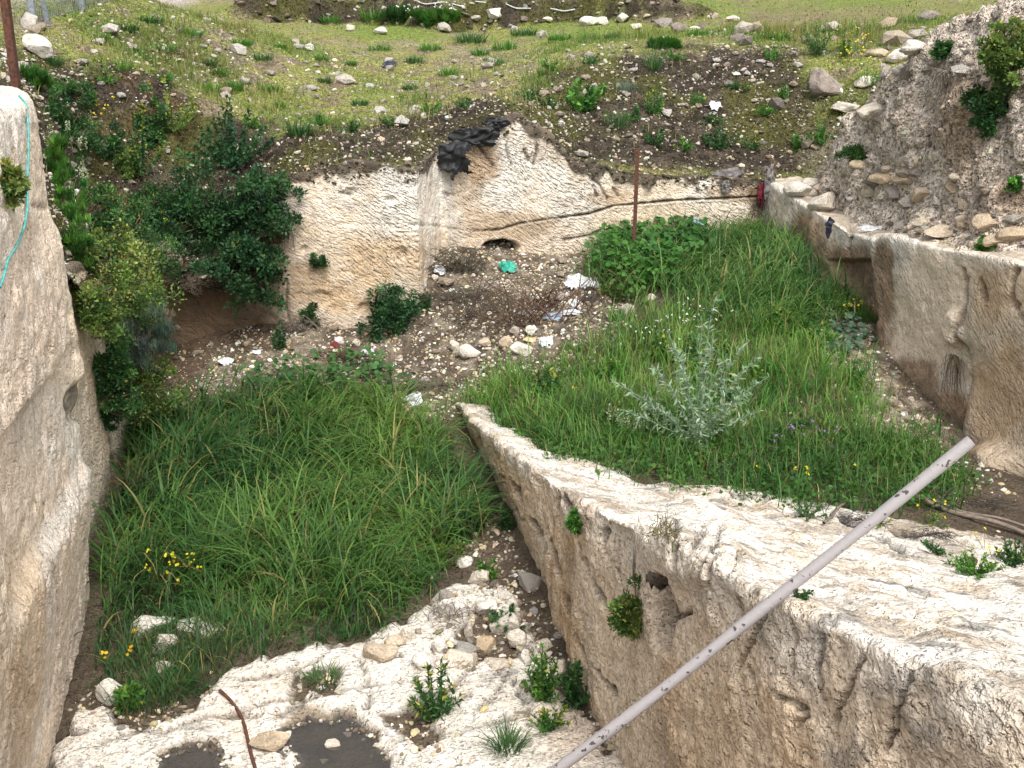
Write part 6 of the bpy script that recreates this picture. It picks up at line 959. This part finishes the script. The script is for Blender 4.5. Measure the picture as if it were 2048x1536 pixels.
V, F = tubes(st, ra, 5); mb_obj('stems', V, F, M['leaf'], np.broadcast_to(np.array((.27, .36, .24)), V.shape), o); lv = np.array(lv); la = np.array(la); V, F = leaves(lv, la, rng.uniform(.03, .10, len(lv)), rng.uniform(.011, .022, len(lv))); mb_obj('spiny_leaves', V, F, M['leaf'], percol(mixcol([(.28, .40, .25), (.20, .32, .18), (.38, .48, .34)], len(lv), .1), 5), o); tag(o, 'tall silvery branching thistle standing in the terrace grass', 'thistle')

# dry twigs, roots
def twigs(u, v, wpx, hpx, n, c, label, name='dead_twigs', down_=False, r=.004, catg='twigs', up=1.0):
    p, nn = hit(u, v); s = np.linalg.norm(p - CAM) / FPX; w, h = wpx * s / 2, hpx * s; o_ = []; ra = []
    for k in range(n):
        b = np.array([rng.normal(0, w * (.22 if down_ else .45)), rng.normal(0, .06), 0]); e = np.array([rng.uniform(-w, w), rng.normal(-.06, .12), (-h * rng.uniform(.4, 1) if down_ else h * rng.uniform(.05, 1) * up)]); t = np.linspace(0, 1, 6)[:, None]
        if down_: c_ = b + np.array([e[0], e[1] - .05, 0]) * t ** .6 + np.array([0, 0, e[2]]) * t ** 1.6
        else: c_ = b + (e - b * .3) * t + np.array([0, 0, .1 * h]) * np.sin(np.pi * t)
        c_ = c_ + rng.normal(0, .012, c_.shape) * t; o_.append(c_ + nn * .02); ra.append(np.linspace(r, r * .4, 6) * rng.uniform(.5, 1.2))
    V, F = tubes(o_, ra, 3); cc = percol(mixcol([c], n, .2), 18); x = mb_obj(name, V, F, M['twig'], cc); x.location = p; return tag(x, label, catg)
BR = (.13, .085, .06); GY = (.22, .185, .16)
twigs(1060, 650, 240, 110, 70, BR, 'tangle of brown dead stalks on the debris slope', r=.008); twigs(960, 640, 160, 110, 30, (.10, .08, .065), 'dark leaning dead stalks in the middle of the debris', r=.007); twigs(1090, 615, 90, 50, 60, (.07, .035, .025), 'dark reddish brush heap in the debris hollow', r=.006); twigs(930, 600, 200, 60, 80, (.09, .08, .06), 'flattened dark dry grass on the upper debris', r=.005, up=.5); twigs(850, 780, 180, 60, 50, (.12, .10, .08), 'dry stalks where the debris meets the pit grass', r=.005, up=.6); twigs(1185, 615, 110, 150, 16, BR, 'thin tall dead stalks beside the torn white sheet', r=.007); twigs(920, 545, 140, 60, 110, (.08, .07, .05), 'dark dry grass fringe at the top of the debris', r=.005); twigs(690, 720, 160, 40, 70, BR, 'heap of dead brown twigs below the round bush', r=.006); twigs(610, 660, 110, 40, 60, GY, 'grey dry litter heap at the foot of the back wall', r=.005)
twigs(1160, 285, 90, 50, 90, (.085, .065, .05), 'dark fringe of roots hanging over the back wall', 'hanging_roots', True, .0045, 'roots'); twigs(1900, 140, 90, 90, 60, GY, 'grey roots trailing down the conglomerate bank', 'hanging_roots', True, .005, 'roots'); twigs(1960, 385, 120, 50, 50, GY, 'grey roots below the tumbled stones of the bank', 'hanging_roots', True, .004, 'roots'); twigs(1670, 385, 50, 60, 50, (.16, .13, .11), 'grey root tuft on the white corner rock', 'hanging_roots', True, .004, 'roots'); twigs(1530, 335, 40, 60, 40, GY, 'grey roots over the back right corner', 'hanging_roots', True, .004, 'roots'); twigs(1910, 710, 50, 150, 70, (.20, .15, .10), 'brown roots hanging in the fissure of the right wall', 'hanging_roots', True, .003, 'roots'); twigs(560, 300, 60, 60, 40, (.08, .06, .05), 'thin dark roots at the left top of the back wall', 'hanging_roots', True, .003, 'roots'); twigs(575, 440, 40, 70, 40, (.10, .08, .065), 'dry twigs under the dark shrub at the wall edge', 'hanging_roots', True, .003, 'roots')
twigs(325, 390, 60, 80, 90, GY, 'grey dead twig cushion on the left bank', r=.003); twigs(275, 1000, 120, 110, 90, (.15, .11, .075), 'dead brown grass stalks at the edge of the pit grass by the wall', r=.0035); twigs(330, 700, 70, 60, 25, BR, 'brown thorny twigs in the dark corner', r=.003); twigs(1800, 800, 120, 120, 40, (.20, .15, .11), 'dry brown stalks leaning at the foot of the right wall', r=.003); twigs(900, 900, 40, 130, 10, (.14, .09, .07), 'reddish sapling stems at the head of the ridge', r=.006)
twigs(900, 1240, 110, 60, 70, GY, 'grey dead twigs between the white floor rocks', r=.003); twigs(930, 1320, 120, 26, 30, BR, 'brown sticks on the soil beside the white slab', r=.004, up=.4); twigs(1880, 1012, 60, 50, 14, GY, 'grey dry stalks behind the poles', r=.004); twigs(1325, 1070, 70, 50, 60, (.22, .19, .09), 'dry grass tuft in the notch of the ridge edge', r=.003); twigs(1860, 1070, 110, 20, 60, (.06, .05, .045), 'dark dry plant litter on the ridge rock', r=.003, up=.3); twigs(1700, 1040, 140, 16, 60, (.06, .05, .045), 'thin dark dry litter in the ridge seam', r=.003, up=.3); twigs(1960, 1010, 120, 24, 70, (.07, .06, .05), 'dark dry litter at the foot of the right wall', r=.003, up=.4)
twigs(1520, 390, 40, 70, 40, (.03, .025, .022), 'black roots in the back right corner', 'hanging_roots', True, .005, 'roots')
